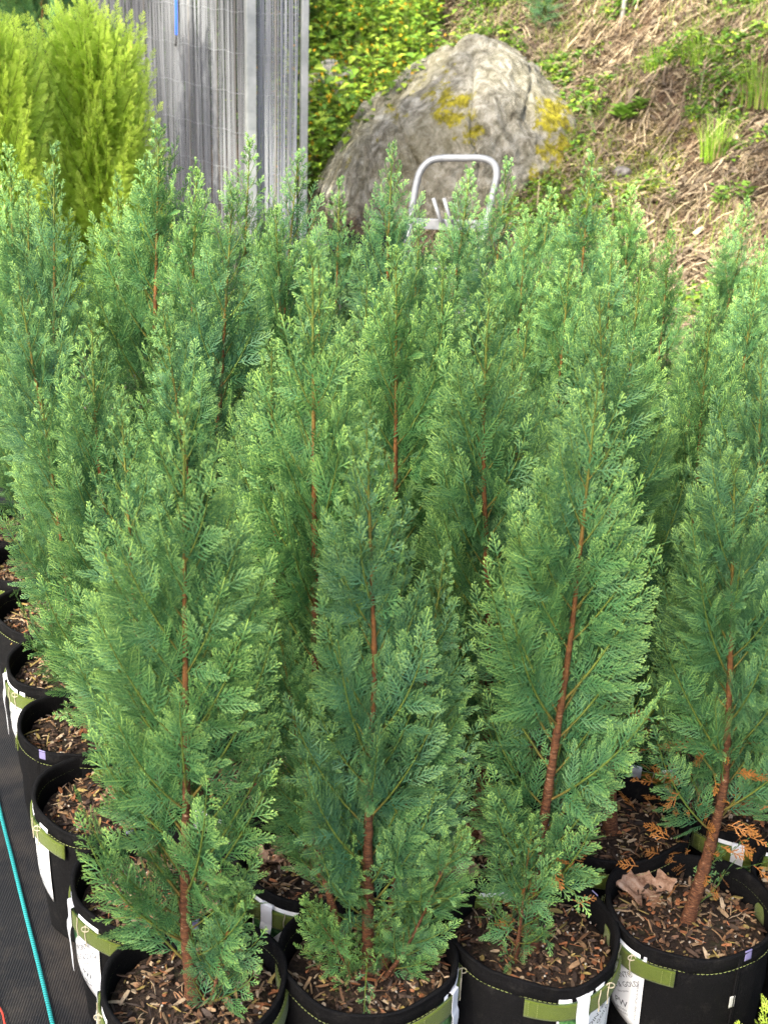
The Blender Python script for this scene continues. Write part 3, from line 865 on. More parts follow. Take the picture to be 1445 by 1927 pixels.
def dead_sprays(seed, n, h0, h1, rmax):
    """orange-brown sprays low on the stem, one mesh"""
    r = np.random.RandomState(seed); P = {}
    for i in range(n):
        h = r.uniform(h0, h1); a = r.uniform(0, 6.283); rr = r.uniform(.015, rmax)
        o = np.array([math.cos(a), math.sin(a), 0]); th = r.uniform(.9, 1.9)
        Yd = o*math.sin(th)+np.array([0, 0, 1.])*math.cos(th)
        Zd = np.cross(o, [0, 0, 1.]); Zd = Zd/np.linalg.norm(Zd); Zd = Zd*math.cos(r.uniform(-1, 1))+np.cross(Yd, Zd)*math.sin(r.uniform(-1, 1)); Xd = np.cross(Yd, Zd); Xd /= np.linalg.norm(Xd)
        li = r.randint(1, 4); P.setdefault((li, r.randint(3)), []).append((o*rr+np.array([0, 0, h]), Xd, Yd, np.cross(Xd, Yd), .8, r.rand(), 0))
    return crown_mesh("dead_sprays", P, M['dead'])

ROWW = ["front row", "second row", "third row", "fourth row", "fifth row", "sixth row", "seventh row", "back row"]
LAB = {
 (0, 0): "broad cypress in the nearest pot at bottom left, bare stem straight up its middle",
 (0, 1): "narrow many-tipped cypress in the front pot left of the white-tagged green handle",
 (0, 2): "cypress in the front pot whose green handle shows a white tag and printed label",
 (0, 3): "cypress with a thick slanting bare trunk and browned low sprays above a dead leaf",
 (0, 4): "front-row cypress cut off by the right edge, pot rim just in view",
 (1, 0): "cypress in the pot with a label bulging at its left side above the teal thread",
 (1, 1): "tallest central cypress, its pot with hanging white tag between the two front left pots",
 (1, 2): "cypress whose pot holds large dead oak leaves, between the second and third front pots",
 (1, 3): "cypress directly behind the big right-leaning front cypress, soil showing to its right",
 (1, 4): "cypress behind the slanting thick trunk, wide label across its pot front",
 (7, 7): "pale cypress at the far right of the back row against the litter-covered slope",
 (6, 6): "short cypress in front of the bare brown slope, a gap on its right side",
 (6, 1): "tall thin-tipped cypress whose leader stands against the left end of the reed screen",
 (6, 2): "cypress standing in front of the right-hand steel post of the reed screen",
 (6, 3): "cypress rising before the boulder just left of the silver trolley frame",
 (7, 4): "bright green cypress whose tip stands inside the silver trolley frame",
 (6, 4): "narrow cypress just right of the silver trolley frame",
 (7, 2): "dark slender cypress tip overlapping the corner post of the reed screen",
 (7, 3): "small cypress with a whitish yellow tip at the left foot of the boulder",
 (6, 5): "thin pointed cypress in front of the mossy right end of the boulder",
 (5, 1): "blunt-topped cypress in front of the lower middle of the reed screen",
 (5, 0): "tall cypress with long bare brown stem in front of the golden shrub",
 (7, 0): "back-row cypress at the left edge, in front of the golden shrubs",
 (7, 1): "thin cypress in the back row between the golden shrub and the reed screen",
 (5, 6): "full cypress at the right edge, tip just below the leafy weeds on the slope",
}
def tree_label(k, j, tip):
    if (k, j) in LAB: return LAB[(k, j)]
    ordn = ["leftmost", "second from left", "third from left", "fourth from left", "fifth from left", "sixth from left", "seventh from left", "eighth from left"][j]
    return "potted cypress, %s in the %s counted from the front" % (ordn, ROWW[k])
BANDS = {(0, 0): (-82, 1, 1), (0, 1): (72, 1, 1), (0, 2): (34, 1, 1), (0, 3): (-62, 1, 0), (0, 4): (-70, 0, 0), (1, 0): (-60, 1, 1), (1, 1): (-25, 1, 1), (1, 2): (8, 1, 0), (1, 3): (140, 0, 0),
         (1, 4): (-12, 1, 1), (2, 0): (-70, 1, 0), (3, 0): (-120, 0, 0), (4, 0): (-58, 1, 1), (5, 0): (25, 0, 0), (6, 0): (-30, 0, 0), (2, 4): (-20, 1, 1)}
ORI = [(30, 1, 0), (-40, 1, 1), (75, 0, 0), (-80, 1, 0)]
_r = random.Random(4)
def axis_matrix(tipx, tipy, H):
    """shear-free tilt: z axis towards the tip"""
    z = Vector((tipx, tipy, H)).normalized(); x = Vector((1, 0, 0)); y = z.cross(x).normalized(); x = y.cross(z)
    return Matrix(((x.x, y.x, z.x), (x.y, y.y, z.y), (x.z, y.z, z.z)))
trees = {}
for (k, j, bx, by, tx, tz) in TREES:
    root = empty("potted_conifer", tree_label(k, j, (tx, tz)), "conifer", (bx, by, .006), "potted cypresses set out in rows", 0)
    bd, lb, tg = BANDS.get((k, j), ORI[(k*5+j*3) % 4])
    s = round((k*1.7+j*2.3) % 6.0, 1) if k < 2 else float((k+j) % 3)
    objs = []
    for name, me, par in pot_variant(s, bd, lb, tg):
        o = link(bpy.data.objects.new(name, me), root if par is None else objs[par]); objs.append(o)
    sm, cm = SOILV[(k*3+j) % 4]
    so = link(bpy.data.objects.new("soil", sm), root); so.rotation_euler.z = 1.3*k+2.1*j
    co_ = link(bpy.data.objects.new("bark_mulch", cm), so); co_['kind'] = 'stuff'
    zb = SOIL_Z-.008; H = tz-zb-.006; dx = tx-bx; dy = _r.uniform(-.03, .03)
    if (k, j) in FRONT:
        kw = dict(FRONT[(k, j)]); sd = kw.pop('seed'); cmsh, wmsh = conifer_variant(sd, **kw); rz = 0
    else:
        cmsh, wmsh = VAR[(k*3+j*5) % NV]; rz = _r.uniform(-.5, .5)
    L = math.sqrt(dx*dx+dy*dy+H*H)
    R3 = axis_matrix(dx, dy, H) @ Matrix.Rotation(rz, 3, 'Z')
    sxy = L if (k, j) in FRONT else L*_r.uniform(.90, 1.06)
    mir = 1 if (k, j) in FRONT or _r.random() < .5 else -1
    for nm, msh in (("trunk", wmsh), ("crown", cmsh)):
        o = link(bpy.data.objects.new(nm, msh), root); o.location = (0, 0, zb)
        o.rotation_mode = 'QUATERNION'; o.rotation_quaternion = R3.to_quaternion(); o.scale = (sxy*mir, sxy, L)
    trees[(k, j)] = root
for key, sd, n, h0, h1, rm in (((0, 2), 3, 26, .06, .22, .07), ((0, 3), 4, 100, .12, .36, .11), ((1, 2), 5, 16, .1, .4, .08), ((1, 3), 6, 22, .1, .3, .1)):
    o = link(bpy.data.objects.new("dead_sprays", dead_sprays(sd, n, h0, h1, rm)), trees[key]); o.location = (0, 0, SOIL_Z)
    tag(o, "orange-brown dead sprays low on the stem")

sp_ = [(0, .02), (.1, .05), (.3, .075), (.55, .065), (.8, .04), (1, .008)]
SMALL = [conifer_variant(300+i, Hh=.34, n_p=26, profile=sp_, low=.05, thick=.45, ang=(52, 20), flat=.8) for i in range(2)]+[conifer_variant(310, Hh=.55, n_p=34, profile=[(a, b*1.15) for a, b in sp_], low=.06, thick=.55, ang=(44, 18), flat=.7)]
def add_shoot(key, dx, dy, sc_, tx, ty, v):
    '''a second smaller stem from the same root'''
    cm_, wm_ = (VAR+SMALL)[v]; R3 = axis_matrix(tx, ty, 1)
    for nm, msh in (("stem", wm_), ("side_crown", cm_)):
        o = link(bpy.data.objects.new(nm, msh), trees[key]); o.location = (dx, dy, SOIL_Z-.01); o.rotation_mode = 'QUATERNION'; o.rotation_quaternion = R3.to_quaternion(); o.scale = (sc_*1.0, sc_*1.0, sc_)
add_shoot((0, 1), -.02, .0, .66, -.20, .02, 5)
add_shoot((0, 1), .015, -.01, .62, .36, -.12, 9)
add_shoot((0, 1), -.015, -.02, .6, -.42, -.15, 7)
add_shoot((0, 1), .02, .01, .72, .09, .05, 1)
add_shoot((0, 2), -.03, -.035, .85, .02, -.06, 7)
add_shoot((0, 0), .02, -.02, .75, .22, -.05, 8)
SZ = SOIL_Z+.018
def on_soil(x, y): return px(x, y, Z=SZ+.006)
oak_leaf(on_soil(1215, 1668), .15, .105, "pale brown dead oak leaf on the soil behind the thick slanting trunk", (rad(12), 0), 2)
oak_leaf(on_soil(835, 1640), .1, .125, "largest dead oak leaf, lying flat in the pot between the second and third front pots", (rad(8), 0), 5)
oak_leaf(on_soil(900, 1600)+Vector((0, 0, .012)), 1.9, .085, "curled reddish dead oak leaf standing behind the largest one", (rad(50), .3), 7)
oak_leaf(on_soil(498, 1612), 2.7, .07, "small greyish dead oak leaf in the pot between the two front left cypresses", (rad(14), 0), 9)

# golden conifer poking in at the lower right corner
def golden_conifer(label, loc, H, seed, width, n_p, prof=None, scale_t=1.0, group=None, mat='gold', cat='conifer', flat=1.0):
    S_ = 1.0 if H < .5 else 1.25; prof = [(a, b/S_) for a, b in prof]
    P, limbs, curve = crown_data(seed, Hh=H/S_, width=width, n_p=n_p, low=.02, flat=flat, profile=prof, ang=(66, 26), part_front=0)
    root = empty("golden_conifer" if mat == 'gold' else "conifer_shrub", label, cat, loc, group)
    for nm, me in (("trunk", wood_mesh("trunk", limbs, curve, H/S_, seed, .8)), ("crown", crown_mesh("crown", P, M[mat]))):
        o = link(bpy.data.objects.new(nm, me), root); o.scale = (S_,)*3
    return root
c = px(1452, 1905, Z=.25)
golden_conifer("bright yellow-green conifer tip poking into the bottom right corner", (c.x+.03, c.y-.02, 0), .30, 60, .8, 60, prof=[(0, .08), (.3, .12), (.6, .12), (.85, .08), (1, .02)])

# golden conifers at the upper left, lit by the sun
prof_g = [(0, .15), (.15, .22), (.35, .26), (.6, .26), (.78, .20), (.92, .12), (1, .03)]
golden_conifer("large golden yellow conifer shrub just left of the reed screen", (-1.19, 5.55, 0), 1.36, 61, 1.5, 280, prof_g, group="golden conifers beyond the rows")
golden_conifer("golden yellow conifer shrub cut off by the left edge of the photo", (-1.50, 5.3, 0), 1.34, 62, 1.5, 260, prof_g, group="golden conifers beyond the rows")
golden_conifer("looser green conifer standing behind the two golden shrubs", (-1.62, 6.6, 0), 2.1, 63, 1.1, 110, prof_g, mat='cypress')

# ------------------------------------------------------------------ reed screen with steel posts
def screen():
    C0 = px(474, 480, Y=7.0); C0.z = 0
    root = empty("reed_screen", "tall grey reed screen tied with wire between galvanised posts, behind the conifers at the left", "screen", (C0.x, C0.y, 0))
    r = np.random.RandomState(3)
    d1 = Vector((-.62, .785, 0)).normalized(); H = 2.0
    d2 = Vector((.97, .24, 0)).normalized()
    def panel(dirv, length, n, name, start=.02):
        mb = MB()
        for i in range(n):
            q = start+(length-start)*(i+r.uniform(-.3, .3))/n; rad_ = r.uniform(.0026, .0048)
            if r.rand() < .03: continue
            off = r.normal(0, .003); nrm = Vector((-dirv.y, dirv.x, 0))
            pts = []; ph = r.uniform(0, 6); lean = r.normal(0, .004)
            for k in range(7):
                z = .02+H*k/6*r.uniform(.998, 1.0)
                p = dirv*(q+lean*k/6+.0025*math.sin(ph+k*1.3))+nrm*(off+.0025*math.cos(ph+k)); pts.append((p.x, p.y, z))
            b = (r.uniform(.15, .30) if n > 60 else r.uniform(.3, .5)); t = r.rand()  # long panel's reeds darkened to carry its shade, short panel's paled for sunlight
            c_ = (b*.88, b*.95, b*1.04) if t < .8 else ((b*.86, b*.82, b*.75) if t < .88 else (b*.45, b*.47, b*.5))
            mb.tube(pts, rad_, 5, col=c_)
        o = mb.build(name, M['reed'], root)
        for z in np.arange(.12, H, .19):
          wm = MB()
          if True:
            nrm = Vector((-dirv.y, dirv.x, 0)); loop_ = []
            for sgn in (-1, 1):
                loop_ += [dirv*(length*i/60)+nrm*(sgn*(.0085+.002*math.sin(i*2.2)))+Vector((0, 0, z+.004*math.sin(i*.9))) for i in (range(61) if sgn < 0 else range(60, -1, -1))]
            wm.tube(loop_, .0009, 4)
          wm.build("tie_wire", M['steel'], o)
        return o
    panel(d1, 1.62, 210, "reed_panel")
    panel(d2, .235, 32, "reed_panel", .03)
    for p, wd in ((Vector((0, -.02, 0)), .05), (d2*.262, .036), (d1*1.66, .045)):
        mb = MB(); mb.box((p.x, p.y, 1.02), (wd, wd, 2.04), Matrix.Rotation(.35, 3, 'Z')); mb.build("post", M['steel'], root, smooth=False, bevel=.004)
        mb = MB(); mb.box((p.x, p.y, .012), (wd*2.6, wd*2.6, .018), Matrix.Rotation(.35, 3, 'Z')); mb.build("foot_plate", M['steel'], root, smooth=False, bevel=.003)
    # blue strap hanging down the screen
    q = d1*1.12-Vector((d1.y*-1, d1.x, 0))*-.03
    n_ = Vector((-d1.y, d1.x, 0)); 
    if n_.y > 0: n_ = -n_
    q = d1*.68+n_*.022
    pl, pr = [], []
    for i in range(10):
        z = 2.02-i*.101; o_ = .012*math.sin(i*.7); pl.append(q+d1*(-.011+o_*.5)+Vector((0, 0, z))); pr.append(q+d1*(.011+o_*.5)+Vector((0, 0, z)))
    st = link(bpy.data.objects.new("strap", ribbon("strap", M['blue'], pl, pr, .002))); st.location = root.location
    tag(st, "blue strap hanging down the front of the grey reed screen", "strap")
    hk = MB(); e = pl[-1]
    hk.tube([e+d1*.011, e+d1*.011+Vector((0, 0, -.03)), e+d1*.016+Vector((0, 0, -.055)), e+d1*.028+Vector((0, 0, -.05))], .005, 6)
    hk.build("hook", M['rubber'], st)
screen()

# ------------------------------------------------------------------ boulder
def boulder():
    Y0 = 8.45
    outl = [(580, 470), (592, 425), (604, 352), (620, 300), (645, 248), (678, 200), (722, 156), (782, 114), (845, 76), (897, 54), (935, 60), (975, 95), (1015, 135), (1050, 165), (1085, 200), (1104, 245), (1112, 310), (1118, 400), (1130, 470)]
    P = [px(860+(x-860)*1.06, y, Y=Y0) for x, y in outl]
    cx = .36; cz = .0
    # polar outline around the bottom centre
    ang = [math.atan2(p.z-(-.12), p.x-cx) for p in P]; rr = [math.hypot(p.z+.12, p.x-cx) for p in P]
    order = np.argsort(ang); ang = np.array(ang)[order]; rr = np.array(rr)[order]
    n, m = 220, 120; V = []; C = []
    moss = [(852, 200, 55, .9), (880, 255, 40, .75), (780, 150, 40, .5), (845, 135, 30, .6), (745, 210, 30, .6), (1040, 215, 48, .95), (1060, 290, 60, 1.), (1040, 350, 70, 1.), (880, 290, 30, .6), (660, 300, 28, .5), (640, 250, 30, .5), (1085, 255, 40, .8), (700, 260, 30, .35), (812, 185, 25, .8)]
    for j in range(m+1):
        e = -PI/2*.98*(j/m)                     # 0 = silhouette plane ... -90 = front pole
        for sgn in (1,):
            for i in range(n+1):
                a = -.12+(PI+.24)*i/n
                R = np.interp(a, ang, rr)
                t = j/m
                f = math.cos(PI/2*t)**.85; dep = math.sin(PI/2*t)
                x = cx+math.cos(a)*R*f; z = -.12+math.sin(a)*R*f
                y = Y0-.78*dep*(.9+.25*math.sin(a*1.0))
                # a shoulder: the upper front plane is flatter, dropping steeply below the lit ledge
                V.append((x, y, z))
    fr = len(V)
    for j in range(1, 30):
        t = j/29
        for i in range(n+1):
            a = -.12+(PI+.24)*i/n; R = np.interp(a, ang, rr); f = math.cos(PI/2*t)**.7
            V.append((cx+math.cos(a)*R*f, Y0+.9*math.sin(PI/2*t), -.12+math.sin(a)*R*f))
    out = []
    for (x, y, z) in V:
        p = Vector((x, y, z)); q = Vector((x-cx, y-Y0, z-.3)); qn = q.normalized()
        d = noise.fractal(p*1.7+Vector((3, 1, 7)), .9, 2.1, 6)*.05+noise.ridged_multi_fractal(Vector((p.x*2.2+p.z*1.1, p.y*2, p.z*3.6-p.x*1.8)), .9, 2, 4, .9, 2)*.014+noise.fractal(p*14, .8, 2, 4)*.016-.03*max(0, 1-abs(noise.noise(Vector((p.x*2.6+p.z*1.5, 4, p.z*2.2-p.x*.8))))*22)
        ledge = .13*math.sin(max(-1.2, min(1.2, (z-(.98-.42*abs(x-.62)**1.1))*9)))
        w_ = 1 if y < Y0-.05 else .3
        p2 = p+qn*(d-.04)+Vector((0, 1, 0))*(ledge*w_*min(1, max(0, (Y0-y)*3)))
        out.append(tuple(p2))
        pxl, pyl = px_of(p2); mv = 0
        for mx_, my_, mr, ms in moss:
            dd = math.hypot(pxl-mx_, (pyl-my_)*1.1)/mr; mv = max(mv, ms*max(0, 1-dd*dd*.6))
        C.append((mv*.74 if y < Y0+.25 else .25, 0, 0))
    Q = []
    for j in range(m):
        for i in range(n):
            a = j*(n+1)+i; Q.append((a, a+n+1, a+n+2, a+1))
    for i in range(n): Q.append((fr+i+1, fr+i, i, i+1))
    for j in range(28):
        for i in range(n):
            a = fr+j*(n+1)+i; Q.append((a+1, a+n+2, a+n+1, a))
    me = np_mesh("boulder", np.array(out), np.array(Q), M['rock'], col=np.array(C))
    o = link(bpy.data.objects.new("boulder", me)); tag(o, "huge grey granite boulder with yellow moss set into the slope", "boulder")
def px_of(P):
    v = Vector(P)-CP; z = v.dot(Fv); return 722.5+2600*v.dot(R2)/z, 963.5-2600*v.dot(U2)/z
boulder()

# ------------------------------------------------------------------ hand truck
def trolley():
    c = px(858, 420, Y=6.1)
    root = empty("hand_truck", "silver tubular hand truck standing in front of the boulder", "hand truck", (c.x, 6.1, 0), rotz=0)
    L = lambda x, y, Y: (lambda p: Vector((p.x-c.x, Y-6.1, p.z)))(px(x, y, Y=Y))
    path = [(903, 470), (915, 420), (926, 370), (934, 335), (933, 315), (922, 302), (903, 297), (870, 297), (835, 297), (812, 301), (797, 313), (787, 332), (779, 370), (772, 420), (765, 470)]
    def Yd(y): return 6.1+.12*(300-y)/170*-1*-1 if False else 6.1-(y-297)/170*.10
    pts = [L(x, y, Yd(y)) for x, y in path]
    # legs run on down to the axle
    a, b = pts[0], pts[1]; d = (a-b).normalized(); lo = a+d*((a.z-.10)/-d.z)
    a2, b2 = pts[-1], pts[-2]; d2 = (a2-b2).normalized(); lo2 = a2+d2*((a2.z-.10)/-d2.z)
    mb = MB(); full = [lo]+pts+[lo2]
    # smooth
    sm = []
    for i in range(len(full)-1):
        p0 = full[max(0, i-1)]; p1 = full[i]; p2 = full[i+1]; p3 = full[min(len(full)-1, i+2)]
        for q in range(5):
            t = q/5; sm.append(.5*((2*p1)+(-p0+p2)*t+(2*p0-5*p1+4*p2-p3)*t*t+(-p0+3*p1-3*p2+p3)*t**3))
    sm.append(full[-1]); mb.tube(sm, .0155, 12); mb.build("frame", M['alu'], root)
    mb = MB(); p = L(775, 420, Yd(420)); q = L(912, 424, Yd(420)); mid = (p+q)/2
    mb.box(mid, ((q-p).length, .02, .045)); mb.build("crossbar", M['alu'], root, smooth=False, bevel=.003)
    for x0, y0, x1, y1 in ((815, 372, 831, 422), (835, 372, 850, 422)):
        mb = MB(); p = L(x0, y0, 6.00); q = L(x1, y1, 5.98); mb.tube([p, q], .0085, 10); mb.build("stair_prong", M['alu'], root)
    ax = (lo+lo2)/2
    for z_ in (.30,):
        mb = MB(); t = (z_-lo.z)/(pts[0].z-lo.z); p = lo.lerp(pts[0], t); q = lo2.lerp(pts[-1], t); mb.tube([p, q], .010, 8); mb.build("rung", M['alu'], root)
    mb = MB(); mb.tube([Vector((lo.x+.09, lo.y+.05, .10)), Vector((lo2.x-.09, lo2.y+.05, .10))], .009, 8); mb.build("axle", M['alu'], root)
    for xx in (lo.x+.085, lo2.x-.085):
        mb = MB(); ring = [(.025, -.022), (.085, -.022), (.1, -.012), (.1, .012), (.085, .022), (.025, .022)]
        n = 24
        V = [(xx+o_, lo.y+.05+r_*math.cos(2*PI*k/n), .10+r_*math.sin(2*PI*k/n)) for k in range(n) for r_, o_ in ring]
        F = [(k*6+i, k*6+(i+1) % 6, ((k+1) % n)*6+(i+1) % 6, ((k+1) % n)*6+i) for k in range(n) for i in range(6)]
        mb.add(V, F); mb.build("wheel", M['rubber'], root)
    mb = MB(); mb.box((ax.x, ax.y-.10, .012), (.36, .2, .008)); mb.build("toe_plate", M['alu'], root, smooth=False, bevel=.002)
trolley()

# ------------------------------------------------------------------ small stones and dark box behind the rows
def stone(name, loc, size, mat, label, cat="stone", group=None, seed=0):
    V = []; n, m = 28, 16
    for j in range(m+1):
        for i in range(n):
            a = 2*PI*i/n; e = -PI/2+PI*j/m; p = Vector((math.cos(a)*math.cos(e), math.sin(a)*math.cos(e), math.sin(e)))
            k = 1+.22*noise.fractal(p*1.4+Vector((seed, 0, 0)), .8, 2, 4); V.append((p.x*size[0]*k, p.y*size[1]*k, p.z*size[2]*k))
    Q = [(j*n+i, j*n+(i+1) % n, (j+1)*n+(i+1) % n, (j+1)*n+i) for j in range(m) for i in range(n)]
    o = link(bpy.data.objects.new(name, np_mesh(name, np.array(V), np.array(Q), M[mat]))); o.location = loc; tag(o, label, cat, group); return o
def finial():
    c = px(601, 452, Y=6.6); r0 = empty("garden_finial", "weathered grey knob-topped garden post at the left foot of the boulder", "garden post", (c.x, 6.6, 0))
    h = px(601, 437, Y=6.6).z
    prof = [(0, .045), (h*.5, .04), (h-.10, .036), (h-.085, .03), (h-.07, .036), (h-.05, .036), (h-.035, .022), (h-.028, .022), (h-.018, .032), (h, .037), (h+.018, .034), (h+.03, .02), (h+.034, 0.002)]
    n = 20; V = [(r_*math.cos(2*PI*k/n), r_*math.sin(2*PI*k/n), z) for z, r_ in prof for k in range(n)]
    Q = [(j*n+i, j*n+(i+1) % n, (j+1)*n+(i+1) % n, (j+1)*n+i) for j in range(len(prof)-1) for i in range(n)]
    link(bpy.data.objects.new("shaft", np_mesh("shaft", np.array(V), np.array(Q), M['stone'])), r0)
finial()
def tray():
    c = px(655, 450, Y=6.7)
    root = empty("crate", "black slatted plastic crate on its side near the foot of the boulder", "crate", (c.x+.05, 6.75, 0), rotz=.3)
    hz = c.z
    for nm, cc, ss in (("side", (-.16, 0, hz/2), (.012, .25, hz)), ("side", (.16, 0, hz/2), (.012, .25, hz)), ("base", (0, 0, .01), (.33, .25, .012)), ("slat", (0, .12, hz*.5), (.31, .01, hz*.9)), ("slat", (0, -.12, hz*.85), (.31, .01, hz*.22)), ("slat", (0, -.12, hz*.4), (.31, .01, hz*.3))):
        mb = MB(); mb.box(cc, ss); mb.build(nm, M['rubber'], root, smooth=False, bevel=.003)
tray()
p = px(1120, 418, Y=7.55); stone("stone", (p.x, 7.55, max(p.z, ter(p.x, 7.55))), (.055, .05, .035), 'stone', "pale grey stone lying just right of the boulder's foot", seed=3)
p = px(1160, 425, Y=7.5); stone("stone", (p.x, 7.5, ter(p.x, 7.5)+.02), (.05, .05, .03), 'stone', "smaller darker stone beside the pale one right of the boulder", seed=8)
p = px(625, 235, Y=9.3); stone("stone", (p.x, 9.3, ter(p.x, 9.3)+.12), (.17, .15, .20), 'pale', "rounded pale stone half hidden by weeds left of the boulder", seed=13)

# ------------------------------------------------------------------ slope litter, weeds, tufts
def in_view(x, y, z, mx=120):
    a, b = px_of((x, y, z)); return -mx < a < 1445+mx and -mx < b < 1100
def litter():
    r = np.random.RandomState(8); V = []; Q = []; C = []
    pal = [(.34, .26, .16), (.22, .16, .10), (.15, .11, .07), (.54, .44, .28), (.09, .065, .045), (.28, .22, .15), (.19, .15, .11)]
    n = 0
    while n < 38000:
        x = r.uniform(-.6, 5.2); y = r.uniform(5.2, 13)
        h = hill_h(x, y)
        if h < .03: continue
        if not in_view(x, y, h, 60): continue
        h = ter(x, y); l = r.uniform(.03, .17)*(1 if r.rand() > .04 else 2.6); wd = r.uniform(.0012, .0034) if r.rand() < .93 else r.uniform(.007, .016)
        if wd > .007: l = min(l, .07)
        a = r.normal(.6, .9); el = r.normal(.18, .25)
        d = Vector((math.cos(a)*math.cos(el), -math.sin(a)*math.cos(el)*.9, math.sin(el)-.0)); 
        # follow the slope
        x2, y2 = x+d.x*l, y+d.y*l; z0 = h+r.uniform(0, .025); z1 = ter(x2, y2)+r.uniform(0, .03)+max(0, math.sin(el))*l*.5
        nn = Vector((-d.y, d.x, r.uniform(-.6, .6))).normalized()*wd; b = len(V)
        mx_ = ((x+x2)/2, (y+y2)/2, (z0+z1)/2+.1*l)
        for q in ((x, y, z0), mx_, (x2, y2, z1)):
            V.append((q[0]-nn.x, q[1]-nn.y, q[2]-nn.z)); V.append((q[0]+nn.x, q[1]+nn.y, q[2]+nn.z))
        Q += [(b, b+1, b+3, b+2), (b+2, b+3, b+5, b+4)]
        C += [tuple(np.array(pal[r.randint(len(pal))])*r.uniform(.7, 1.15))]*6; n += 1
    o = link(bpy.data.objects.new("leaf_litter", np_mesh("leaf_litter", np.array(V), np.array(Q), M['litter'], col=np.array(C)))); tag(o, "dry straw and dead leaves over the brown slope", "litter", kind='stuff')
litter()

def leaf_quad(V, Q, C, p, d, L, W_, col, r, fold=.25):
    """one pointed leaf of 6 verts"""
    d = Vector(d).normalized(); s_ = d.cross(Vector((r.uniform(-.4, .4), r.uniform(-.4, .4), 1))).normalized(); n_ = s_.cross(d); b = len(V); p = Vector(p)
    for q in (p, p+d*L*.4+s_*W_+n_*W_*fold, p+d*L-n_*L*.12, p+d*L*.4-s_*W_+n_*W_*fold): V.append(tuple(q))
    Q.append((b, b+1, b+2, b+3)); C += [col]*4
def weeds(name, label, N, region, size, cols, hr, seed, mask=None, flowers=0, kind='stuff', cat="weeds", dens=10, fcol=(.75, .42, .02), loc=None, tall=.25):
    r = np.random.RandomState(seed); V = []; Q = []; C = []; n = 0; tries = 0
    while n < N and tries < N*60:
        tries += 1
        x = r.uniform(region[0], region[1]); y = r.uniform(region[2], region[3])
        if mask and not mask(x, y, r): continue
        z = ter(x, y)
        if not in_view(x, y, z+hr*.5, 150): continue
        H = hr*r.uniform(.35, 1.1); lean = Vector((r.normal(0, tall), r.normal(0, tall), 1)).normalized(); n += 1
        # stem
        b = len(V); top = Vector((x, y, z))+lean*H
        V += [(x-.0022, y, z), (x+.0022, y, z), (top.x+.001, top.y, top.z), (top.x-.001, top.y, top.z)]; Q.append((b, b+1, b+2, b+3)); C += [(.10, .15, .03)]*4
        for k in range(dens):
            t = (k+.6)/dens; pp = Vector((x, y, z))+lean*H*t; a = r.uniform(0, 6.283)
            col = tuple(np.array(cols[r.randint(len(cols))])*r.uniform(.7, 1.25)); L = size*r.uniform(.6, 1.25)
            # short leaf stalk
            o_ = Vector((math.cos(a), math.sin(a), 0)); pp2 = pp+o_*L*.5
            leaf_quad(V, Q, C, pp2, (math.cos(a), math.sin(a), r.uniform(-.5, .5)), L, L*r.uniform(.22, .38), col, r)
        for k in range(flowers):
            if r.rand() < .5:
                pp = Vector((x, y, z))+lean*H*r.uniform(.55, 1.08)+Vector((r.normal(0, .03), r.normal(0, .03), 0)); fc = tuple(np.array(fcol)*r.uniform(.8, 1.2))
                for q in range(3): leaf_quad(V, Q, C, pp, (r.normal(), r.normal(), r.normal()), .016, .008, fc, r)
    o = link(bpy.data.objects.new(name, np_mesh(name, np.array(V), np.array(Q), M['weed'], col=np.array(C), smooth=False))); tag(o, label, cat, kind=kind); return o
GR = [(.16, .34, .03), (.26, .44, .05), (.11, .25, .035), (.38, .50, .06), (.15, .30, .07)]
def mask_flank(x, y, r):    # the weedy bank left of and behind the boulder
    return noise.noise(Vector((x*1.5, y*1.5, 1))) > -.35
weeds("wildflowers", "yellow-flowered jewelweed bank left of the boulder", 640, (-.85, .25, 8.2, 10.8), .07, [(.30, .46, .04), (.40, .54, .07), (.20, .36, .04), (.14, .28, .04)], .55, 21, mask_flank, flowers=2, cat="wildflowers", dens=13)
weeds("undergrowth", "green leafy undergrowth along the top of the slope", 1100, (-2, 4.8, 9.9, 14), .055, GR, .32, 22, lambda x, y, r: noise.noise(Vector((x*1.1, y*1.1, 5))) > -.05, dens=12, cat="undergrowth")
weeds("undergrowth", "dense dark green undergrowth behind the golden shrubs and reed screen", 1500, (-7, -.7, 9.5, 15), .09, [(.03, .07, .02), (.06, .13, .03), (.10, .2, .04)], 1.7, 23, None, dens=26, cat="undergrowth", tall=.15)
weeds("ground_weeds", "low green weeds in patches on the brown slope", 5600, (.4, 4.8, 6, 12.5), .034, GR, .07, 24, lambda x, y, r: noise.fractal(Vector((x*1.9, y*1.9, 8)), .8, 2, 4)+.10*(y-8.5)/3 > .10 and hill_h(x, y) > .1, dens=7, cat="weeds", tall=.7)

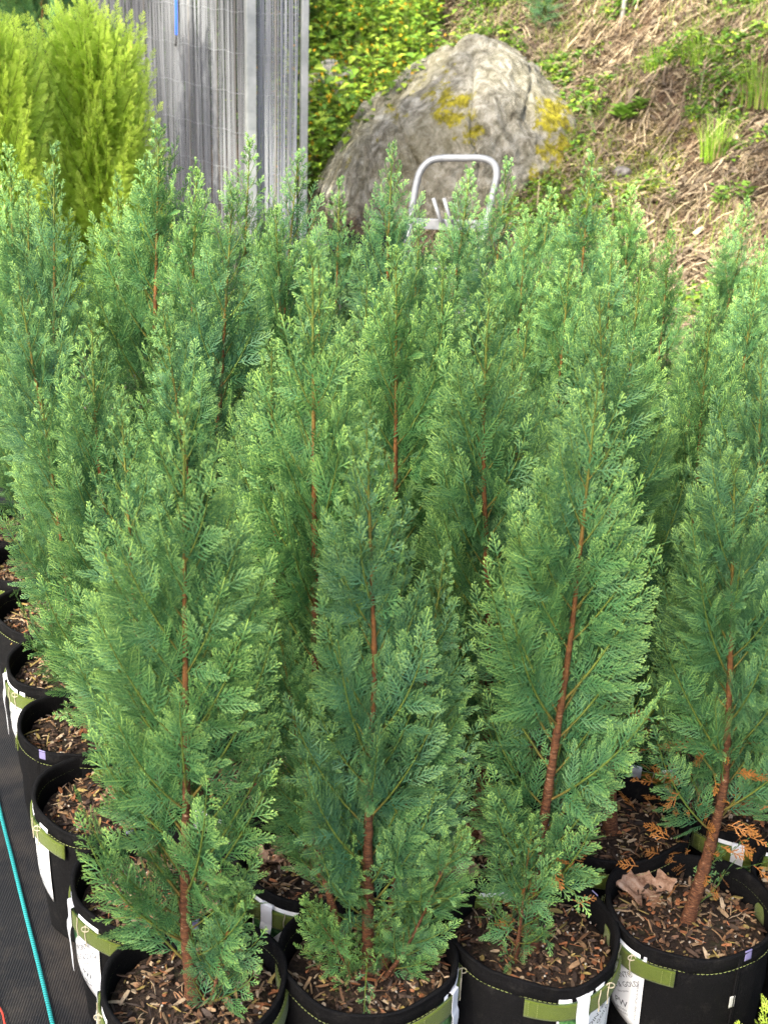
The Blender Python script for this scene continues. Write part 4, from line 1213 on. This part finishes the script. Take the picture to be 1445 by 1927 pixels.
def ray_hit(x, y):
    """where the sight line of a photo pixel meets the slope"""
    d = Fv + R2*((x-722.5)/2600) - U2*((y-963.5)/2600); t = 4.
    while t < 30:
        p = CP+d*t
        if p.z < ter(p.x, p.y): return p
        t += .02
    return p
mc = ray_hit(1150, 340)
weeds("moss", "yellow-green moss and sedum at the right foot of the boulder", 1100, (mc.x-.6, mc.x+.6, mc.y-.6, mc.y+.6), .018, [(.36, .40, .03), (.45, .46, .05), (.25, .3, .03)], .035, 25, lambda x, y, r: math.hypot((x-mc.x)/.38, (y-mc.y)/.34) < 1+.4*noise.noise(Vector((x*6, y*6, 2))) and hill_h(x, y) > .03, dens=6, cat="moss", tall=.8)
def grass_tuft(x, y, label, h, seed, n=150, spread=.07):
    p = ray_hit(x, y); r = np.random.RandomState(seed); V = []; Q = []; C = []
    for i in range(n):
        a = r.uniform(0, 6.283); r0 = spread*math.sqrt(r.rand()); bx, by = r0*math.cos(a), r0*math.sin(a)
        H = h*r.uniform(.5, 1.1); ln = r.uniform(.05, .5); a += r.normal(0, .4); w_ = r.uniform(.0018, .0035); dry = r.rand() < .22
        col = (.42, .33, .17) if dry else tuple(np.array([(.22, .42, .03), (.35, .55, .06), (.14, .30, .03)][r.randint(3)])*r.uniform(.8, 1.15))
        if dry: H *= .7; ln *= 1.6
        b = len(V); s_ = (-math.sin(a)*w_, math.cos(a)*w_)
        for k in range(5):
            t = k/4; q = (bx+math.cos(a)*H*ln*t*t, by+math.sin(a)*H*ln*t*t, H*(t-.18*ln*t*t)-.015); kk = 1-t*.85
            V += [(q[0]-s_[0]*kk, q[1]-s_[1]*kk, q[2]), (q[0]+s_[0]*kk, q[1]+s_[1]*kk, q[2])]; C += [col]*2
        for k in range(4): Q.append((b+k*2, b+k*2+1, b+k*2+3, b+k*2+2))
    o = link(bpy.data.objects.new("grass_tuft", np_mesh("grass_tuft", np.array(V), np.array(Q), M['weed'], col=np.array(C)))); o.location = p
    tag(o, label, "grass tuft", "bright grass tufts on the slope")
grass_tuft(1342, 300, "sunlit lime green grass tuft growing alone in the middle of the brown slope at right", .27, 1, 200)
grass_tuft(1432, 195, "wide grass tuft cut by the right edge of the photo, brown dead blades below", .30, 2, 240, .13)
grass_tuft(1318, 128, "grass tuft high on the slope with a brown dry skirt", .24, 3, 180, .12)
def grass_patch():
    r = np.random.RandomState(77); V = []; Q = []; C = []
    for n_ in range(60000):
        x, y = r.uniform(-.4, 4.8), r.uniform(6, 13)
        if noise.fractal(Vector((x*1.3+4, y*1.1, 2)), .8, 2, 4)+.12*(y-9)/3 < .02+.14*r.rand() or hill_h(x, y) < .1: continue
        z = ter(x, y); H = r.uniform(.03, .10); a = r.uniform(0, 6.283); ln = r.uniform(.1, .8); w_ = .0018
        col = tuple(np.array([(.26, .42, .05), (.36, .48, .08), (.18, .32, .04), (.46, .42, .18)][r.randint(4)])*r.uniform(.8, 1.2)); b = len(V)
        for t in (0, .55, 1):
            q = (x+math.cos(a)*H*ln*t*t, y+math.sin(a)*H*ln*t*t, z+H*t*(1-.3*ln*t)); kk = w_*(1-.8*t)
            V += [(q[0]-kk, q[1], q[2]), (q[0]+kk, q[1], q[2])]; C += [col]*2
        Q += [(b, b+1, b+3, b+2), (b+2, b+3, b+5, b+4)]
    o = link(bpy.data.objects.new("grass", np_mesh("grass", np.array(V), np.array(Q), M['weed'], col=np.array(C)))); tag(o, "thin green grass growing through the straw on the slope", "grass", kind='stuff')
grass_patch()
grass_tuft(1240, 130, "small sparse grass tuft left of the high dry-skirted one", .16, 4, 90, .12)
def leafy_plant(x, y, label, h, seed, n=9, size=.05):
    p = ray_hit(x, y); r = np.random.RandomState(seed); V = []; Q = []; C = []
    b = 0; V += [(-.002, 0, -.01), (.002, 0, -.01), (.001, 0, h), (-.001, 0, h)]; Q.append((0, 1, 2, 3)); C += [(.12, .2, .04)]*4
    for k in range(n):
        t = .25+.75*k/n; a = k*2.4; leaf_quad(V, Q, C, (0, 0, h*t), (math.cos(a), math.sin(a), .5), size*(1.2-.4*t), size*.3, tuple(np.array([.20, .36, .05])*r.uniform(.7, 1.2)), r)
    o = link(bpy.data.objects.new("leafy_weed", np_mesh("leafy_weed", np.array(V), np.array(Q), M['weed'], col=np.array(C), smooth=False))); o.location = p
    tag(o, label, "weed", "small leafy weeds on the slope")
leafy_plant(1348, 395, "small upright leafy weed right of centre on the bare brown slope", .11, 1)
leafy_plant(1402, 390, "broader leafy weed near the right edge above the tall cypress", .12, 2, 8, .075)
leafy_plant(1262, 385, "thin leafy weed left of the two on the bare brown slope", .08, 3, 7, .04)
leafy_plant(1170, 235, "spreading dark-leaved weed just right of the top of the mossy boulder end", .10, 4, 22, .10)
leafy_plant(1205, 215, "smaller spreading weed beside the dark-leaved one right of the boulder", .08, 5, 16, .08)
# blue-green juniper clump and grey stem high on the slope
r = np.random.RandomState(2); p = ray_hit(1020, 62)
P, limbs, cv = crown_data(71, width=2.4, n_p=40, low=.02, flat=1, ang=(78, 60), profile=[(0, .2), (.5, .3), (1, .08)])
jr = empty("juniper", "low dark blue-green juniper on the slope above the boulder", "shrub", p)
o = link(bpy.data.objects.new("foliage", crown_mesh("foliage", P, M['cypress'])), jr); o.scale = (.55, .4, .28)
def sapling(x, y, label, pts, rr, col):
    p = ray_hit(x, y); mb = MB(); mb.tube(pts, rr, 8, col=col); o = mb.build("bare_sapling", M['wood'], None); o.location = p; tag(o, label, "sapling")
sapling(1168, 48, "bare grey sapling stem on the slope at the top of the photo", [(0, 0, -.05), (.01, 0, .15), (.05, 0, .35), (.06, .02, .8), (.10, .02, 1.5)], [.016, .015, .014, .012, .006], (.34, .32, .30))
# stick and hose-like root on the slope
def stick(a, b, label, rr=.008, col=(.45, .36, .24), up=.02):
    A_ = ray_hit(*a); B_ = ray_hit(*b); mb = MB(); n = 9
    mb.tube([A_.lerp(B_, i/n)+Vector((0, 0, up+.015*math.sin(i*1.1))) for i in range(n+1)], [rr*(1.1-.5*i/n) for i in range(n+1)], 7, col=col)
    o = mb.build("stick", M['wood']); tag(o, label, "stick", "sticks lying on the slope")
stick((1235, 137), (1282, 120), "pale broken stick lying high on the slope", .009, (.55, .43, .28))
stick((1105, 205), (1118, 262), "thick mossy stick leaning on the right end of the boulder", .016, (.22, .27, .12))
stick((1380, 80), (1440, 52), "long grey-brown stick near the top right corner", .010, (.40, .31, .22))
stick((1300, 560), (1380, 500), "dark stick low on the slope behind the cypresses at right", .010, (.2, .14, .1))

# ------------------------------------------------------------------ trees behind and unseen trees added up-sun to cast shade (out of frame)
def broad_tree(label, loc, H, R, N, seed, ls=.09, trunk_r=.1, cz=None, group=None, flatz=.7, clusters=None):
    r = np.random.RandomState(seed); root = empty("broadleaf_tree", label, "tree", loc, group); cz = cz or H*.72
    mb = MB(); mb.tube([(0, 0, -.2), (.05, .02, H*.3), (-.04, 0, H*.6), (.0, .0, H*.85)], [trunk_r*1.3, trunk_r, trunk_r*.7, trunk_r*.3], 9, col=(.14, .11, .085))
    cl = []
    for k in range(14):
        a = k*2.4; e = r.uniform(.1, .9); tip = Vector((math.cos(a)*R*e, math.sin(a)*R*e, cz+r.uniform(-.5, .6)*R*flatz)); cl.append(tip)
        s0 = Vector((0, 0, H*r.uniform(.35, .65))); mb.tube([s0, s0.lerp(tip, .5)+Vector((0, 0, .1*R)), tip], [trunk_r*.35, trunk_r*.2, trunk_r*.06], 6, col=(.14, .11, .085))
    sd = [R*.24]*len(cl); wt = None
    if clusters:
        cl = [Vector(c_)-Vector(loc) for c_, s_ in clusters]; sd = [s_ for c_, s_ in clusters]; wt = np.array([s_**2 for s_ in sd]); wt = wt/wt.sum()
        for tip in cl:
            s0 = Vector((0, 0, tip.z*.8)); mb.tube([s0, s0.lerp(tip, .5)+Vector((0, 0, .2)), tip], [trunk_r*.35, trunk_r*.2, trunk_r*.06], 6, col=(.14, .11, .085))
    mb.build("trunk", M['wood'], root)
    V = []; Q = []; C = []
    pick = r.choice(len(cl), N, p=wt)
    for i in range(N):
        q_ = pick[i]; c_ = cl[q_]; p = Vector((r.normal(), r.normal(), r.normal()*.7))*sd[q_]+c_
        leaf_quad(V, Q, C, p, (r.normal(), r.normal(), r.normal()-.4), ls*r.uniform(.7, 1.3), ls*.38, tuple(np.array([.07, .15, .03])*r.uniform(.6, 1.5)), r)
    link(bpy.data.objects.new("crown", np_mesh("crown", np.array(V), np.array(Q), M['weed'], col=np.array(C), smooth=False)), root)
broad_tree("dark tree trunk and foliage at the top left corner behind the golden shrubs", (-3.1, 10.6, 0), 4.5, 1.9, 9000, 1, cz=3.0)
def shade_tree(target, dist, R, N, seed, ls, label, flatz=.35):  # tree added out of view along the sun ray, only to shade the target
    c = Vector(target)+SUN_DIR*dist
    broad_tree(label, (c.x, c.y, 0), c.z*1.12, R, N, seed, ls=ls, trunk_r=.2, cz=c.z, flatz=flatz)
shade_tree((.1, 1.9, .6), 34, 2.1, 3200, 5, .13, "unseen leafy tree added behind the camera to shade the potted rows")

def dapple_tree(targets, dist, N, seed, label, ls=.12):  # added unseen tree, its leaf clusters set up-sun of each spot to shade
    cl = [(Vector(t)+SUN_DIR*(dist+i*.4), s_) for i, (t, s_) in enumerate(targets)]
    m = sum((c for c, s_ in cl), Vector())/len(cl)
    broad_tree(label, (m.x, m.y, 0), m.z*1.05, 2, N, seed, ls=ls, trunk_r=.2, cz=m.z, clusters=cl)
dapple_tree([((-2.1, 8.3, 1.3), .30), ((-1.7, 8.0, .7), .30), ((-1.35, 7.7, .2), .30), ((.15, 7.8, .35), .26), ((.65, 7.7, .25), .26), ((-.1, 8.3, .95), .12), ((1.9, 8.0, .7), .22), ((2.6, 9.5, 1.6), .3), ((2.9, 7.6, .9), .25), ((3.6, 8.2, 1.6), .25), ((.9, 9.8, 1.6), .3), ((1.4, 10.5, 2.0), .35), ((3.4, 9, 2.0), .3), ((2.2, 7.0, .4), .2), ((-.6, 9.6, .8), .35)], 24, 7600, 9, "unseen leafy tree added beside the camera to dapple the boulder and slope", .11)

dapple_tree([((-2.0, 8.35, 1.2), .30), ((-1.65, 8.1, 1.5), .26), ((-2.3, 8.6, .5), .26)], 26, 2600, 19, "unseen leafy tree added left of the camera to shade the reed screen", .12)
